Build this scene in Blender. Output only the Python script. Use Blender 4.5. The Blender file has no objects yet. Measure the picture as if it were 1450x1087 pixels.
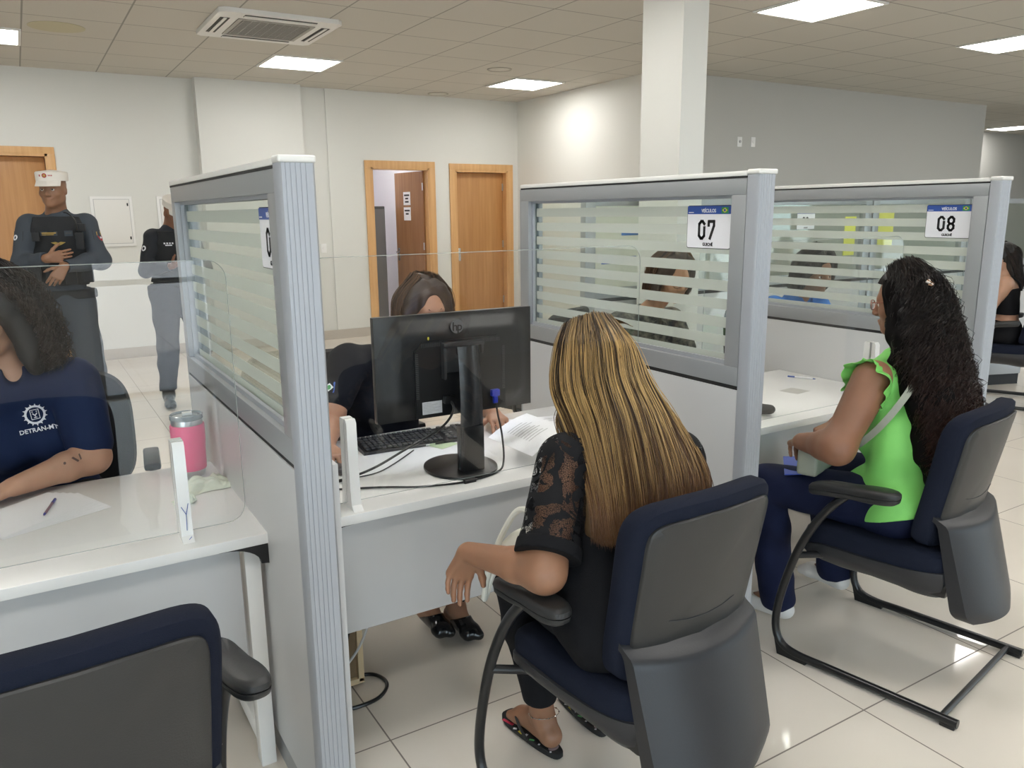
import bpy, bmesh, math, random
import numpy as np
from mathutils import Vector, Matrix, Euler
random.seed(7); RNG = np.random.default_rng(7)
SC = bpy.context.scene; COL = SC.collection
R = math.radians; PI = math.pi

# ---------------------------------------------------------------- materials
def mat(name, col, rough=.5, metal=0., spec=.5, coat=0., sheen=0., bump=None, vary=None, emit=None, sss=0.):
    """bump=(scale, strength[, stretch xyz]); vary=(scale, second colour[, stretch])"""
    m = bpy.data.materials.new(name); m.use_nodes = True
    nt = m.node_tree; b = nt.nodes['Principled BSDF']
    b.inputs['Base Color'].default_value = (*col, 1)
    b.inputs['Roughness'].default_value = rough; b.inputs['Metallic'].default_value = metal
    b.inputs['Specular IOR Level'].default_value = spec
    b.inputs['Coat Weight'].default_value = coat
    b.inputs['Sheen Weight'].default_value = sheen
    if sss:
        b.inputs['Subsurface Weight'].default_value = sss
        b.inputs['Subsurface Radius'].default_value = (.012, .005, .003)
        b.inputs['Subsurface Scale'].default_value = 1
    def tex(sc, st=None):
        tc = nt.nodes.new('ShaderNodeTexCoord'); mp = nt.nodes.new('ShaderNodeMapping')
        nz = nt.nodes.new('ShaderNodeTexNoise'); nt.links.new(tc.outputs['Object'], mp.inputs[0]); nt.links.new(mp.outputs[0], nz.inputs[0])
        nz.inputs['Scale'].default_value = sc; nz.inputs['Detail'].default_value = 5
        if st: mp.inputs['Scale'].default_value = st
        return nz
    if vary:
        nz = tex(vary[0], vary[2] if len(vary) > 2 else None)
        cr = nt.nodes.new('ShaderNodeValToRGB'); cr.color_ramp.elements[0].position = .35; cr.color_ramp.elements[1].position = .65
        cr.color_ramp.elements[0].color = (*col, 1); cr.color_ramp.elements[1].color = (*vary[1], 1)
        nt.links.new(nz.outputs[0], cr.inputs[0]); nt.links.new(cr.outputs[0], b.inputs['Base Color'])
    if bump:
        nz = tex(bump[0], bump[2] if len(bump) > 2 else None)
        bp = nt.nodes.new('ShaderNodeBump'); bp.inputs['Strength'].default_value = bump[1]; bp.inputs['Distance'].default_value = .004
        nt.links.new(nz.outputs[0], bp.inputs['Height']); nt.links.new(bp.outputs[0], b.inputs['Normal'])
    if emit:
        b.inputs['Emission Color'].default_value = (*emit[0], 1); b.inputs['Emission Strength'].default_value = emit[1]
    return m
def grid_mat(name, col, linecol, px, py, ox, oy, w, rough, vary=None, bumpn=None, coat=0.):
    """square tiles with joints, lines at ox + k px and oy + k py"""
    m = mat(name, col, rough, vary=vary, bump=bumpn, coat=coat); nt = m.node_tree; b = nt.nodes['Principled BSDF']
    tc = nt.nodes.new('ShaderNodeTexCoord'); sp = nt.nodes.new('ShaderNodeSeparateXYZ'); nt.links.new(tc.outputs['Object'], sp.inputs[0])
    def math_(op, a, bb=None):
        n = nt.nodes.new('ShaderNodeMath'); n.operation = op
        for i, v in enumerate((a, bb)):
            if v is None: continue
            if isinstance(v, (int, float)): n.inputs[i].default_value = v
            else: nt.links.new(v, n.inputs[i])
        return n.outputs[0]
    def line(s, p, o):
        t = math_('DIVIDE', math_('SUBTRACT', s, o - 500 * p), p); f = math_('FRACT', math_('ADD', t, .5))
        return math_('LESS_THAN', math_('ABSOLUTE', math_('SUBTRACT', f, .5)), w / p / 2)
    l = math_('MAXIMUM', line(sp.outputs[0], px, ox), line(sp.outputs[1], py, oy))
    mx = nt.nodes.new('ShaderNodeMix'); mx.data_type = 'RGBA'; nt.links.new(l, mx.inputs[0])
    src = b.inputs['Base Color'].links[0].from_socket if b.inputs['Base Color'].links else None
    if src: nt.links.new(src, mx.inputs[6])
    else: mx.inputs[6].default_value = (*col, 1)
    mx.inputs[7].default_value = (*linecol, 1); nt.links.new(mx.outputs[2], b.inputs['Base Color'])
    r2 = math_('ADD', math_('MULTIPLY', l, .4), rough); nt.links.new(r2, b.inputs['Roughness'])
    return m
def wood_mat(name, c1, c2, rough=.35, axis=2):
    m = bpy.data.materials.new(name); m.use_nodes = True; nt = m.node_tree; b = nt.nodes['Principled BSDF']
    tc = nt.nodes.new('ShaderNodeTexCoord'); mp = nt.nodes.new('ShaderNodeMapping'); nz = nt.nodes.new('ShaderNodeTexNoise'); cr = nt.nodes.new('ShaderNodeValToRGB')
    s = [22, 22, 22]; s[axis] = 1.1; mp.inputs['Scale'].default_value = s
    nt.links.new(tc.outputs['Object'], mp.inputs[0]); nt.links.new(mp.outputs[0], nz.inputs[0]); nz.inputs['Scale'].default_value = 1.2; nz.inputs['Detail'].default_value = 6
    cr.color_ramp.elements[0].position = .3; cr.color_ramp.elements[1].position = .72
    cr.color_ramp.elements[0].color = (*c1, 1); cr.color_ramp.elements[1].color = (*c2, 1)
    nt.links.new(nz.outputs[0], cr.inputs[0]); nt.links.new(cr.outputs[0], b.inputs['Base Color']); b.inputs['Roughness'].default_value = rough
    return m
def glass_mat(name, tint=(1, 1, 1), refl=.06, rough=0.0, ior=1.45):
    m = bpy.data.materials.new(name); m.use_nodes = True; nt = m.node_tree; nt.nodes.clear()
    o = nt.nodes.new('ShaderNodeOutputMaterial'); t = nt.nodes.new('ShaderNodeBsdfTransparent'); g = nt.nodes.new('ShaderNodeBsdfGlossy')
    f = nt.nodes.new('ShaderNodeFresnel'); mx = nt.nodes.new('ShaderNodeMixShader')
    ge = nt.nodes.new('ShaderNodeNewGeometry'); iv = nt.nodes.new('ShaderNodeMix'); iv.inputs[2].default_value = ior; iv.inputs[3].default_value = 1 / ior     # same reflectance from both sides of the thin pane
    nt.links.new(ge.outputs['Backfacing'], iv.inputs[0]); nt.links.new(iv.outputs[0], f.inputs[0]); t.inputs[0].default_value = (*tint, 1); g.inputs['Roughness'].default_value = rough
    nt.links.new(f.outputs[0], mx.inputs[0]); nt.links.new(t.outputs[0], mx.inputs[1]); nt.links.new(g.outputs[0], mx.inputs[2]); nt.links.new(mx.outputs[0], o.inputs[0])
    return m
def frost_mat(name, col, alpha):
    m = bpy.data.materials.new(name); m.use_nodes = True; nt = m.node_tree; nt.nodes.clear()
    o = nt.nodes.new('ShaderNodeOutputMaterial'); t = nt.nodes.new('ShaderNodeBsdfTransparent'); d = nt.nodes.new('ShaderNodeBsdfDiffuse'); tr = nt.nodes.new('ShaderNodeBsdfTranslucent')
    a = nt.nodes.new('ShaderNodeMixShader'); b = nt.nodes.new('ShaderNodeMixShader')
    d.inputs[0].default_value = (*col, 1); tr.inputs[0].default_value = (*col, 1); a.inputs[0].default_value = .5; b.inputs[0].default_value = alpha
    nt.links.new(d.outputs[0], a.inputs[1]); nt.links.new(tr.outputs[0], a.inputs[2]); nt.links.new(t.outputs[0], b.inputs[1]); nt.links.new(a.outputs[0], b.inputs[2]); nt.links.new(b.outputs[0], o.inputs[0])
    return m
def emit_mat(name, col, s):
    m = bpy.data.materials.new(name); m.use_nodes = True; nt = m.node_tree; nt.nodes.clear()
    o = nt.nodes.new('ShaderNodeOutputMaterial'); e = nt.nodes.new('ShaderNodeEmission'); e.inputs[0].default_value = (*col, 1); e.inputs[1].default_value = s
    nt.links.new(e.outputs[0], o.inputs[0]); return m

# ---------------------------------------------------------------- things
def root(name, label, cat, loc=(0, 0, 0), rz=0., group=None, kind=None):
    o = bpy.data.objects.new(name, None); COL.objects.link(o); o.location = loc; o.rotation_euler = (0, 0, rz); o.empty_display_size = .1
    tag(o, label, cat, group, kind); return o
def tag(o, label=None, cat=None, group=None, kind=None):
    if label: o['label'] = label
    if cat: o['category'] = cat
    if group: o['group'] = group
    if kind: o['kind'] = kind
    return o
def rootof(o):
    while o.parent: o = o.parent
    return o
def finish(name, me, m, parent=None, world=False, smooth=None):
    """link a mesh as one object; world=True: vertices are in world space and are moved to the root's own frame.
    without parent the origin goes to the bottom centre"""
    o = bpy.data.objects.new(name, me)
    if m is not None:
        for x in (m if isinstance(m, (list, tuple)) else [m]): me.materials.append(x)
    if parent is None:
        vs = np.empty(len(me.vertices) * 3, np.float32); me.vertices.foreach_get('co', vs); vs = vs.reshape(-1, 3)
        c = (vs.min(0) + vs.max(0)) / 2; c[2] = vs[:, 2].min()
        me.transform(Matrix.Translation(-Vector(c.tolist()))); o.location = c.tolist()
    else:
        o.parent = parent
        if world:
            r = rootof(parent); mw = Matrix.Translation(r.location) @ r.rotation_euler.to_matrix().to_4x4(); me.transform(mw.inverted())
    COL.objects.link(o)
    if smooth is not None: me.shade_smooth() if smooth is True else me.set_sharp_from_angle(angle=R(smooth))
    return o
class MB:
    """collects shapes into one mesh"""
    def __init__(s): s.bm = bmesh.new()
    def _add(s, vs, fs, mi=0, sm=False):
        v = [s.bm.verts.new(p) for p in vs]
        for f in fs:
            try:
                q = s.bm.faces.new([v[i] for i in f]); q.material_index = mi; q.smooth = sm
            except ValueError: pass
        return v
    def box(s, a, b, bev=0., mi=0, mx=None, seg=2):
        x0, y0, z0 = [min(a[i], b[i]) for i in range(3)]; x1, y1, z1 = [max(a[i], b[i]) for i in range(3)]
        t = bmesh.new(); bmesh.ops.create_cube(t, size=1)
        for v in t.verts: v.co = Vector(((x0 + x1) / 2 + v.co.x * (x1 - x0), (y0 + y1) / 2 + v.co.y * (y1 - y0), (z0 + z1) / 2 + v.co.z * (z1 - z0)))
        if bev: bmesh.ops.bevel(t, geom=t.edges[:], offset=min(bev, .49 * min(x1 - x0, y1 - y0, z1 - z0)), segments=seg, affect='EDGES', profile=.6)
        s.merge(t, mi, mx, bool(bev)); return s
    def merge(s, t, mi=0, mx=None, sm=False):
        t.verts.index_update(); vs = [(mx @ v.co if mx else v.co.copy()) for v in t.verts]
        s._add(vs, [[v.index for v in f.verts] for f in t.faces], mi, sm); t.free()
    def prism(s, pts, d, mi=0, sm=False):
        """pts: 3D polygon, d: extrusion vector"""
        n = len(pts); P = [Vector(p) for p in pts]; Q = [p + Vector(d) for p in P]
        s._add(P + Q, [list(range(n))[::-1], list(range(n, 2 * n))] + [[i, (i + 1) % n, n + (i + 1) % n, n + i] for i in range(n)], mi, sm); return s
    def tube(s, pts, r, seg=12, mi=0, cap=True, flat=None):
        P = [Vector(p) for p in pts]; n = len(P); rr = r if isinstance(r, (list, tuple)) else [r] * n
        t0 = (P[1] - P[0]).normalized(); ref = Vector((0, 0, 1)) if abs(t0.z) < .9 else Vector((0, 1, 0)); u = t0.cross(ref).normalized(); vs = []
        for i in range(n):
            t = (P[min(i + 1, n - 1)] - P[max(i - 1, 0)]).normalized(); u = (u - t * u.dot(t)).normalized(); w = t.cross(u)
            for k in range(seg):
                a = 2 * PI * k / seg; vs.append(P[i] + (u * math.cos(a) + w * math.sin(a)) * rr[i])
        fs = [[i * seg + k, i * seg + (k + 1) % seg, (i + 1) * seg + (k + 1) % seg, (i + 1) * seg + k] for i in range(n - 1) for k in range(seg)]
        if cap: fs += [list(range(seg))[::-1], [(n - 1) * seg + k for k in range(seg)]]
        s._add(vs, fs, mi, True); return s
    def lathe(s, prof, c=(0, 0, 0), seg=32, mi=0, sx=1, sy=1, mx=None):
        vs = []; n = len(prof)
        for r, z in prof:
            for k in range(seg):
                a = 2 * PI * k / seg; p = Vector((c[0] + r * sx * math.cos(a), c[1] + r * sy * math.sin(a), c[2] + z)); vs.append(mx @ p if mx else p)
        fs = [[i * seg + k, i * seg + (k + 1) % seg, (i + 1) * seg + (k + 1) % seg, (i + 1) * seg + k] for i in range(n - 1) for k in range(seg)]
        fs += [list(range(seg))[::-1], [(n - 1) * seg + k for k in range(seg)]]
        s._add(vs, fs, mi, True); return s
    def grid(s, fn, nu, nv, mi=0, thick=0., close=False):
        """surface fn(u,v) 0..1; with thickness along fn normals when thick"""
        V = [[Vector(fn(i / nu, j / nv)) for j in range(nv + 1)] for i in range(nu + 1)]
        vs = [p for r_ in V for p in r_]; W = nv + 1
        fs = [[i * W + j, (i + 1) * W + j, (i + 1) * W + j + 1, i * W + j + 1] for i in range(nu) for j in range(nv)]
        if thick:
            N = []
            for i in range(nu + 1):
                for j in range(nv + 1):
                    a = V[min(i + 1, nu)][j] - V[max(i - 1, 0)][j]; b = V[i][min(j + 1, nv)] - V[i][max(j - 1, 0)]
                    N.append(a.cross(b).normalized())
            o = len(vs); vs = vs + [p - n_ * thick for p, n_ in zip(vs, N)]; fs += [[o + k for k in f][::-1] for f in fs]
            bd = [i * W for i in range(nu + 1)] + [nu * W + j for j in range(1, nv + 1)] + [i * W + nv for i in range(nu - 1, -1, -1)] + [j for j in range(nv - 1, 0, -1)]
            fs += [[bd[k], bd[k - 1], bd[k - 1] + o, bd[k] + o] for k in range(len(bd))]
        s._add(vs, fs, mi, True); return s
    def build(s, name, m, parent=None, world=False, smooth=None, label=None, cat=None, group=None, kind=None, doubles=False):
        if doubles: bmesh.ops.remove_doubles(s.bm, verts=s.bm.verts, dist=1e-5)
        bmesh.ops.recalc_face_normals(s.bm, faces=s.bm.faces)
        me = bpy.data.meshes.new(name); s.bm.to_mesh(me); s.bm.free()
        o = finish(name, me, m, parent, world)
        me.set_sharp_from_angle(angle=R(40 if smooth is None else smooth))
        return tag(o, label, cat, group, kind)
def rbox(x0, x1, z0, z1, r, n=6, y=0):
    """rounded rectangle outline in xz at y"""
    P = []
    for cx_, cz_, a0 in ((x1 - r, z1 - r, 0), (x0 + r, z1 - r, 90), (x0 + r, z0 + r, 180), (x1 - r, z0 + r, 270)):
        for k in range(n + 1):
            a = R(a0 + 90 * k / n); P.append((cx_ + r * math.cos(a), y, cz_ + r * math.sin(a)))
    return P
def bez(pts, n=8):
    """Catmull-Rom through points"""
    P = [Vector(p) for p in pts]; P = [2 * P[0] - P[1]] + P + [2 * P[-1] - P[-2]]; out = []
    for i in range(1, len(P) - 2):
        for k in range(n):
            t = k / n; a, b, c, d = P[i - 1:i + 3]
            out.append(.5 * ((2 * b) + (c - a) * t + (2 * a - 5 * b + 4 * c - d) * t * t + (3 * b - a - 3 * c + d) * t ** 3))
    out.append(P[-2]); return out
def text_obj(name, s, size, mtx, m, parent, ext=.0006, world=True, bold=0., spacing=1., sx=1.):
    cu = bpy.data.curves.new('t', 'FONT'); cu.body = s; cu.size = size; cu.align_x = 'CENTER'; cu.align_y = 'CENTER'; cu.extrude = ext; cu.offset = bold; cu.space_character = spacing; cu.resolution_u = 3
    t = bpy.data.objects.new('t', cu); COL.objects.link(t)
    me = bpy.data.meshes.new_from_object(t.evaluated_get(bpy.context.evaluated_depsgraph_get())); bpy.data.objects.remove(t); bpy.data.curves.remove(cu)
    me.transform(mtx @ Matrix.Diagonal((sx, 1, 1, 1))); me.materials.clear()
    return finish(name, me, m, parent, world)
def copy_tree(o, parent=None):
    c = o.copy(); COL.objects.link(c); c.parent = parent
    for ch in [x for x in COL.objects if x.parent == o]: copy_tree(ch, c)
    return c

# ---------------------------------------------------------------- signed distance bodies
def V3(p): return np.array(p, dtype=np.float64)
def cap(a, b, ra, rb=None, k=.02, n=None, s=1., op='u'): return dict(t='c', a=V3(a), b=V3(b), ra=ra, rb=ra if rb is None else rb, k=k, n=n, s=s, op=op)
def ell(c, r, M=None, k=.02, op='u'): return dict(t='e', c=V3(c), r=V3(r), M=np.eye(3) if M is None else np.array(M), k=k, op=op)
def cut(n, c, k=.004): return dict(t='p', n=V3(n), c=c, k=k)     # keeps n.p < c
def sdf_mesh(prims, vox, fold=None):
    lo = np.full(3, 1e9); hi = -lo
    for p in prims:
        if p['t'] == 'c': m = max(p['ra'], p['rb']) + .01; lo = np.minimum(lo, np.minimum(p['a'], p['b']) - m); hi = np.maximum(hi, np.maximum(p['a'], p['b']) + m)
        elif p['t'] == 'e' and p['op'] == 'u': m = max(p['r']) + .01; lo = np.minimum(lo, p['c'] - m); hi = np.maximum(hi, p['c'] + m)
    lo -= 2 * vox; n = np.ceil((hi - lo) / vox).astype(int) + 3
    F = np.full(n, .3, np.float32); ax = [(lo[i] + vox * np.arange(n[i])).astype(np.float32) for i in range(3)]
    for p in prims:
        k = p['k']
        if p['t'] == 'p':
            X, Y, Z = ax[0][:, None, None], ax[1][None, :, None], ax[2][None, None, :]
            d = (p['n'][0] * X + p['n'][1] * Y + p['n'][2] * Z - p['c']).astype(np.float32); F = np.maximum(F, d); continue
        if p['t'] == 'c': m = max(p['ra'], p['rb']) + k + 2.5 * vox; l = np.minimum(p['a'], p['b']) - m; h = np.maximum(p['a'], p['b']) + m
        else: m = max(p['r']) + k + 2.5 * vox; l = p['c'] - m; h = p['c'] + m
        i0 = np.clip(np.floor((l - lo) / vox).astype(int), 0, n); i1 = np.clip(np.ceil((h - lo) / vox).astype(int) + 1, 0, n)
        if (i1 <= i0).any(): continue
        sl = tuple(slice(a, b) for a, b in zip(i0, i1))
        X, Y, Z = ax[0][sl[0]][:, None, None], ax[1][sl[1]][None, :, None], ax[2][sl[2]][None, None, :]
        if p['t'] == 'c':
            a, b = p['a'], p['b']; px, py, pz = X - np.float32(a[0]), Y - np.float32(a[1]), Z - np.float32(a[2])
            ba = b - a; bb = max(ba @ ba, 1e-12)
            if p['n'] is not None:
                nn = V3(p['n']); nn = nn / np.linalg.norm(nn); e = 1 / p['s'] - 1; dn = px * nn[0] + py * nn[1] + pz * nn[2]
                h_ = np.clip((px * ba[0] + py * ba[1] + pz * ba[2]) / bb, 0, 1)
                qx, qy, qz = px - ba[0] * h_, py - ba[1] * h_, pz - ba[2] * h_; dn = qx * nn[0] + qy * nn[1] + qz * nn[2]
                d = np.sqrt(np.maximum(qx * qx + qy * qy + qz * qz + dn * dn * (1 / p['s'] ** 2 - 1), 0)) - (p['ra'] + (p['rb'] - p['ra']) * h_)
                d = d * (.5 + .5 * p['s'])
            else:
                h_ = np.clip((px * ba[0] + py * ba[1] + pz * ba[2]) / bb, 0, 1)
                d = np.sqrt((px - ba[0] * h_) ** 2 + (py - ba[1] * h_) ** 2 + (pz - ba[2] * h_) ** 2) - (p['ra'] + (p['rb'] - p['ra']) * h_)
        else:
            c, r, M = p['c'], p['r'], p['M']; px, py, pz = X - np.float32(c[0]), Y - np.float32(c[1]), Z - np.float32(c[2]); q = []
            for i in range(3): q.append(px * M[0][i] + py * M[1][i] + pz * M[2][i])      # columns of M are the local axes
            k0 = np.sqrt(sum((q[i] / r[i]) ** 2 for i in range(3))); k1 = np.sqrt(sum((q[i] / r[i] ** 2) ** 2 for i in range(3)))
            d = k0 * (k0 - 1) / np.maximum(k1, 1e-6)
        G = F[sl]
        if p['op'] == 's': G2, d = -G, d
        else: G2 = G
        if k > 0:
            h = np.clip(.5 + .5 * (d - G2) / k, 0, 1); v = d + (G2 - d) * h - k * h * (1 - h)
        else: v = np.minimum(G2, d)
        F[sl] = -v if p['op'] == 's' else v
    if fold is not None: F = F + fold(ax[0][:, None, None], ax[1][None, :, None], ax[2][None, None, :]).astype(np.float32)
    F[0] = F[-1] = .1; F[:, 0] = F[:, -1] = .1; F[:, :, 0] = F[:, :, -1] = .1
    return nets(F, lo, vox)
def nets(F, lo, vox):
    S = F < 0; n = np.array(F.shape) - 1
    c = np.zeros(n, np.int8); sl = lambda d: (slice(d[0], n[0] + d[0]), slice(d[1], n[1] + d[1]), slice(d[2], n[2] + d[2]))
    corners = [(i, j, k) for i in (0, 1) for j in (0, 1) for k in (0, 1)]
    for d in corners: c += S[sl(d)]
    I, J, K = np.nonzero((c > 0) & (c < 8)); idx = -np.ones(n, np.int64); idx[I, J, K] = np.arange(len(I))
    acc = np.zeros((len(I), 3)); cnt = np.zeros(len(I))
    for a in corners:
        for axn in range(3):
            if a[axn]: continue
            b = list(a); b[axn] = 1; fa = F[I + a[0], J + a[1], K + a[2]]; fb = F[I + b[0], J + b[1], K + b[2]]
            m = (fa < 0) != (fb < 0); t = np.where(m, fa / np.where(m, fa - fb, 1), 0)
            pt = np.array(a, float)[None, :].repeat(len(I), 0); pt[:, axn] += t; acc[m] += pt[m]; cnt[m] += 1
    P = (np.stack([I, J, K], 1) + acc / cnt[:, None]) * vox + lo
    Q = []
    for axn in range(3):
        o1, o2 = [(1, 2), (2, 0), (0, 1)][axn]
        a = S[tuple(slice(0, -1) if i == axn else slice(1, -1) for i in range(3))]; b = S[tuple(slice(1, None) if i == axn else slice(1, -1) for i in range(3))]
        for flip in (0, 1):
            m = (a & ~b) if not flip else (~a & b); E = np.stack(np.nonzero(m), 1)
            if not len(E): continue
            for i in range(3):
                if i != axn: E[:, i] += 1
            def cell(d1, d2):
                e = E.copy(); e[:, o1] -= d1; e[:, o2] -= d2; return idx[e[:, 0], e[:, 1], e[:, 2]]
            q = np.stack([cell(0, 0), cell(1, 0), cell(1, 1), cell(0, 1)], 1)
            Q.append(q if not flip else q[:, ::-1])
    Q = np.concatenate(Q); return P, Q[(Q >= 0).all(1)]
def sdf_obj(name, prims, vox, m, parent=None, fold=None, matfn=None, smoothit=1, label=None):
    P, Q = sdf_mesh(prims, vox, fold)
    for _ in range(smoothit):            # light relaxing of the voxel steps
        A = np.zeros_like(P); n = np.zeros(len(P))
        for i in range(4):
            a, b = Q[:, i], Q[:, (i + 1) % 4]
            np.add.at(A, a, P[b]); np.add.at(n, a, 1)
            np.add.at(A, b, P[a]); np.add.at(n, b, 1)
        P = P * .5 + (A / np.maximum(n, 1)[:, None]) * .5
    me = bpy.data.meshes.new(name); me.vertices.add(len(P)); me.vertices.foreach_set('co', P.astype(np.float32).ravel())
    me.loops.add(len(Q) * 4); me.loops.foreach_set('vertex_index', Q.astype(np.int32).ravel())
    me.polygons.add(len(Q)); me.polygons.foreach_set('loop_start', (np.arange(len(Q)) * 4).astype(np.int32))
    if matfn is not None:
        C = P[Q].mean(1); me.polygons.foreach_set('material_index', matfn(C).astype(np.int32))
    me.update(calc_edges=True); me.polygons.foreach_set('use_smooth', np.ones(len(Q), bool))
    o = finish(name, me, m, parent, world=True); return tag(o, label)
# ================================================================ camera
H = 1.6
def cam_setup():
    yaw, pit, rol, F = R(31.3369), R(12.2182), R(-.59556), 1123.81
    f = Vector((math.sin(yaw) * math.cos(pit), math.cos(yaw) * math.cos(pit), -math.sin(pit))); r = Vector((math.cos(yaw), -math.sin(yaw), 0)); u = r.cross(f)
    r2 = r * math.cos(rol) + u * math.sin(rol); u2 = -r * math.sin(rol) + u * math.cos(rol)
    M = Matrix(((r2.x, u2.x, -f.x), (r2.y, u2.y, -f.y), (r2.z, u2.z, -f.z))).to_4x4(); M.translation = (0, 0, H)
    cd = bpy.data.cameras.new('camera'); c = bpy.data.objects.new('camera', cd); COL.objects.link(c); c.matrix_world = M
    cd.sensor_fit = 'HORIZONTAL'; cd.sensor_width = 36; cd.lens = 36 * F / 1450; cd.clip_start = .05; SC.camera = c
cam_setup()

# ================================================================ materials
M_wall = mat('wall_paint', (.70, .70, .665), .6, bump=(30, .05))
M_ceil = grid_mat('ceiling_tiles', (.56, .535, .48), (.30, .29, .26), .695, .695, 4.39, 6.08, .013, .85, bumpn=(60, .25))
M_floor = grid_mat('porcelain_floor', (.77, .715, .64), (.20, .17, .145), .685, .685, .80, 2.062, .005, .07, vary=(1.3, (.73, .675, .60)))
M_alu = mat('anodised_aluminium', (.40, .415, .45), .48, .25, bump=(8, .06, (60, 60, .3)))
M_alu_d = mat('brushed_frame', (.38, .395, .41), .42, .45)
M_black = mat('black_gasket', (.012, .012, .013), .6)
M_lam = mat('grey_laminate', (.56, .56, .565), .3, bump=(3, .04))
M_white = mat('white_melamine', (.85, .845, .83), .25)
M_cap = mat('white_cap', (.78, .77, .74), .4)
M_glass = glass_mat('clear_glass', (.93, .965, .94), ior=1.52)
M_acr = glass_mat('clear_acrylic', (.985, .99, .99), ior=1.46)
M_acredge = frost_mat('acrylic_edge', (.62, .68, .66), .45)
M_frost = frost_mat('frosted_film', (.70, .725, .68), .74)
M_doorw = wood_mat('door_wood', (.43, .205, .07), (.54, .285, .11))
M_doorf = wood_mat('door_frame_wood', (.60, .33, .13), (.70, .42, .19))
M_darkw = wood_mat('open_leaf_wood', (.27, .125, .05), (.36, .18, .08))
M_chrome = mat('chrome', (.75, .75, .75), .15, 1.)
M_steel = mat('brushed_steel', (.6, .6, .6), .28, 1.)
M_paper = mat('paper', (.86, .86, .88), .7)
M_print = mat('printed_grey', (.45, .45, .46), .7)
M_blackp = mat('black_plastic', (.008, .008, .009), .33)
M_ink = mat('black_ink', (.01, .01, .012), .5)
M_base = mat('tan_baseboard', (.50, .455, .40), .35)
M_lamp = emit_mat('lamp_diffuser', (1., .975, .93), 8.8)
M_dgrey = mat('dark_grey_plastic', (.052, .053, .056), .42, bump=(260, .06))

# ================================================================ room shell
HC = 3.11
def S(name, m, *boxes, bev=0): 
    b = MB()
    for a, c in boxes: b.box(a, c, bev)
    return b.build(name, m, kind='structure')
S('floor', M_floor, ((-7, -3.45, -.1), (21, 13.5, 0)))
bpy.data.objects['floor'].data.transform(Matrix.Translation(bpy.data.objects['floor'].location)); bpy.data.objects['floor'].location = (0, 0, 0)
S('ceiling', M_ceil, ((-7, -3.45, HC), (21, 13.5, HC + .1)))
bpy.data.objects['ceiling'].data.transform(Matrix.Translation(bpy.data.objects['ceiling'].location)); bpy.data.objects['ceiling'].location = (0, 0, 0)
YB = 10.0
# back wall with two door openings (x 3.98-4.81 open room, 5.22-6.04 closed) and the left door
S('wall_back', M_wall, ((-7, YB, 0), (-.52, YB + .15, HC)), ((-.52, YB, 2.25), (.36, YB + .15, HC)), ((.36, YB, 0), (3.98, YB + .15, HC)), ((3.98, YB, 2.185), (4.81, YB + .15, HC)), ((4.81, YB, 0), (5.20, YB + .15, HC)),
  ((5.20, YB, 2.17), (6.04, YB + .15, HC)), ((6.04, YB, 0), (6.42, YB + .15, HC)))
S('wall_pier', M_wall, ((1.88, YB - .16, 0), (3.08, YB, HC)))
S('wall_side', M_wall, ((6.22, 7.2, 0), (6.37, YB, HC)))
S('wall_far', mat('grey_paint', (.50, .495, .465), .6), ((6.22, 7.05, 0), (12.8, 7.2, HC)), ((12.65, 7.2, 0), (12.8, 9.6, HC)), ((12.8, 9.45, 0), (21, 9.6, HC)))
S('trim_5', M_wall, ((14.9, 8.9, 0), (15.6, 9.45, HC)))
S('wall_left', M_wall, ((-7.1, -3.4, 0), (-7, YB, HC)))
S('wall_right', M_wall, ((21, -3.4, 0), (21.1, 9.5, HC)))
S('wall_column', M_wall, ((3.82, 4.10, 0), (4.04, 4.50, HC)))
S('trim_1', M_wall, ((3.42, YB - .02, 0), (3.80, YB, HC)))
S('baseboard_back', M_base, ((.43, YB - .012, 0), (1.87, YB, .12)), ((1.868, YB - .172, 0), (3.092, YB - .16, .12)), ((3.092, YB - .03, 0), (3.91, YB - .012, .12)), ((4.90, YB - .012, 0), (5.12, YB, .12)))
S('baseboard_side', M_base, ((6.205, 7.05, 0), (6.22, YB, .12)))
S('baseboard_far', M_base, ((6.22, 7.035, 0), (12.8, 7.05, .12)))
# the small room behind the open door
S('wall_room', mat('lilac_white_paint', (.80, .78, .83), .6), ((3.2, 12.6, 0), (6.2, 12.7, HC)), ((3.1, 10.15, 0), (3.2, 12.7, HC)), ((5.02, 10.15, 0), (5.12, 12.7, HC)))
# glazed front behind the camera: mullions, panes, head; unseen right-hand windows added to light that side
YF = -3.4
S('wall_front', mat('front_wall_paint', (.52, .51, .49), .7), ((-7, YF - .1, 2.75), (21, YF, HC)), ((-1.0, YF - .1, 0), (.45, YF, 2.75)), ((2.35, YF - .1, 0), (6.8, YF, 2.75)), ((8.4, YF - .1, 0), (11, YF, 2.75)), ((16, YF - .1, 0), (21, YF, 2.75)))
b = MB()
for x in (-6.97, -5.5, -4.0, -2.5, -1.03, .48, 1.38, 2.32, 6.83, 8.37, 11.03, 12.7, 14.3, 15.97): b.box((x - .03, YF - .06, 0), (x + .03, YF, 2.75))
b.box((-7, YF - .06, 2.69), (-1, YF, 2.75)); b.box((-7, YF - .06, 0), (-1, YF, .06)); b.box((.3, YF - .06, 2.69), (2.35, YF, 2.75)); b.box((.3, YF - .06, 0), (2.35, YF, .03)); b.box((.3, YF - .05, 1.0), (2.35, YF - .01, 1.05))
b.build('window_1', M_alu_d, kind='structure')
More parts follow.
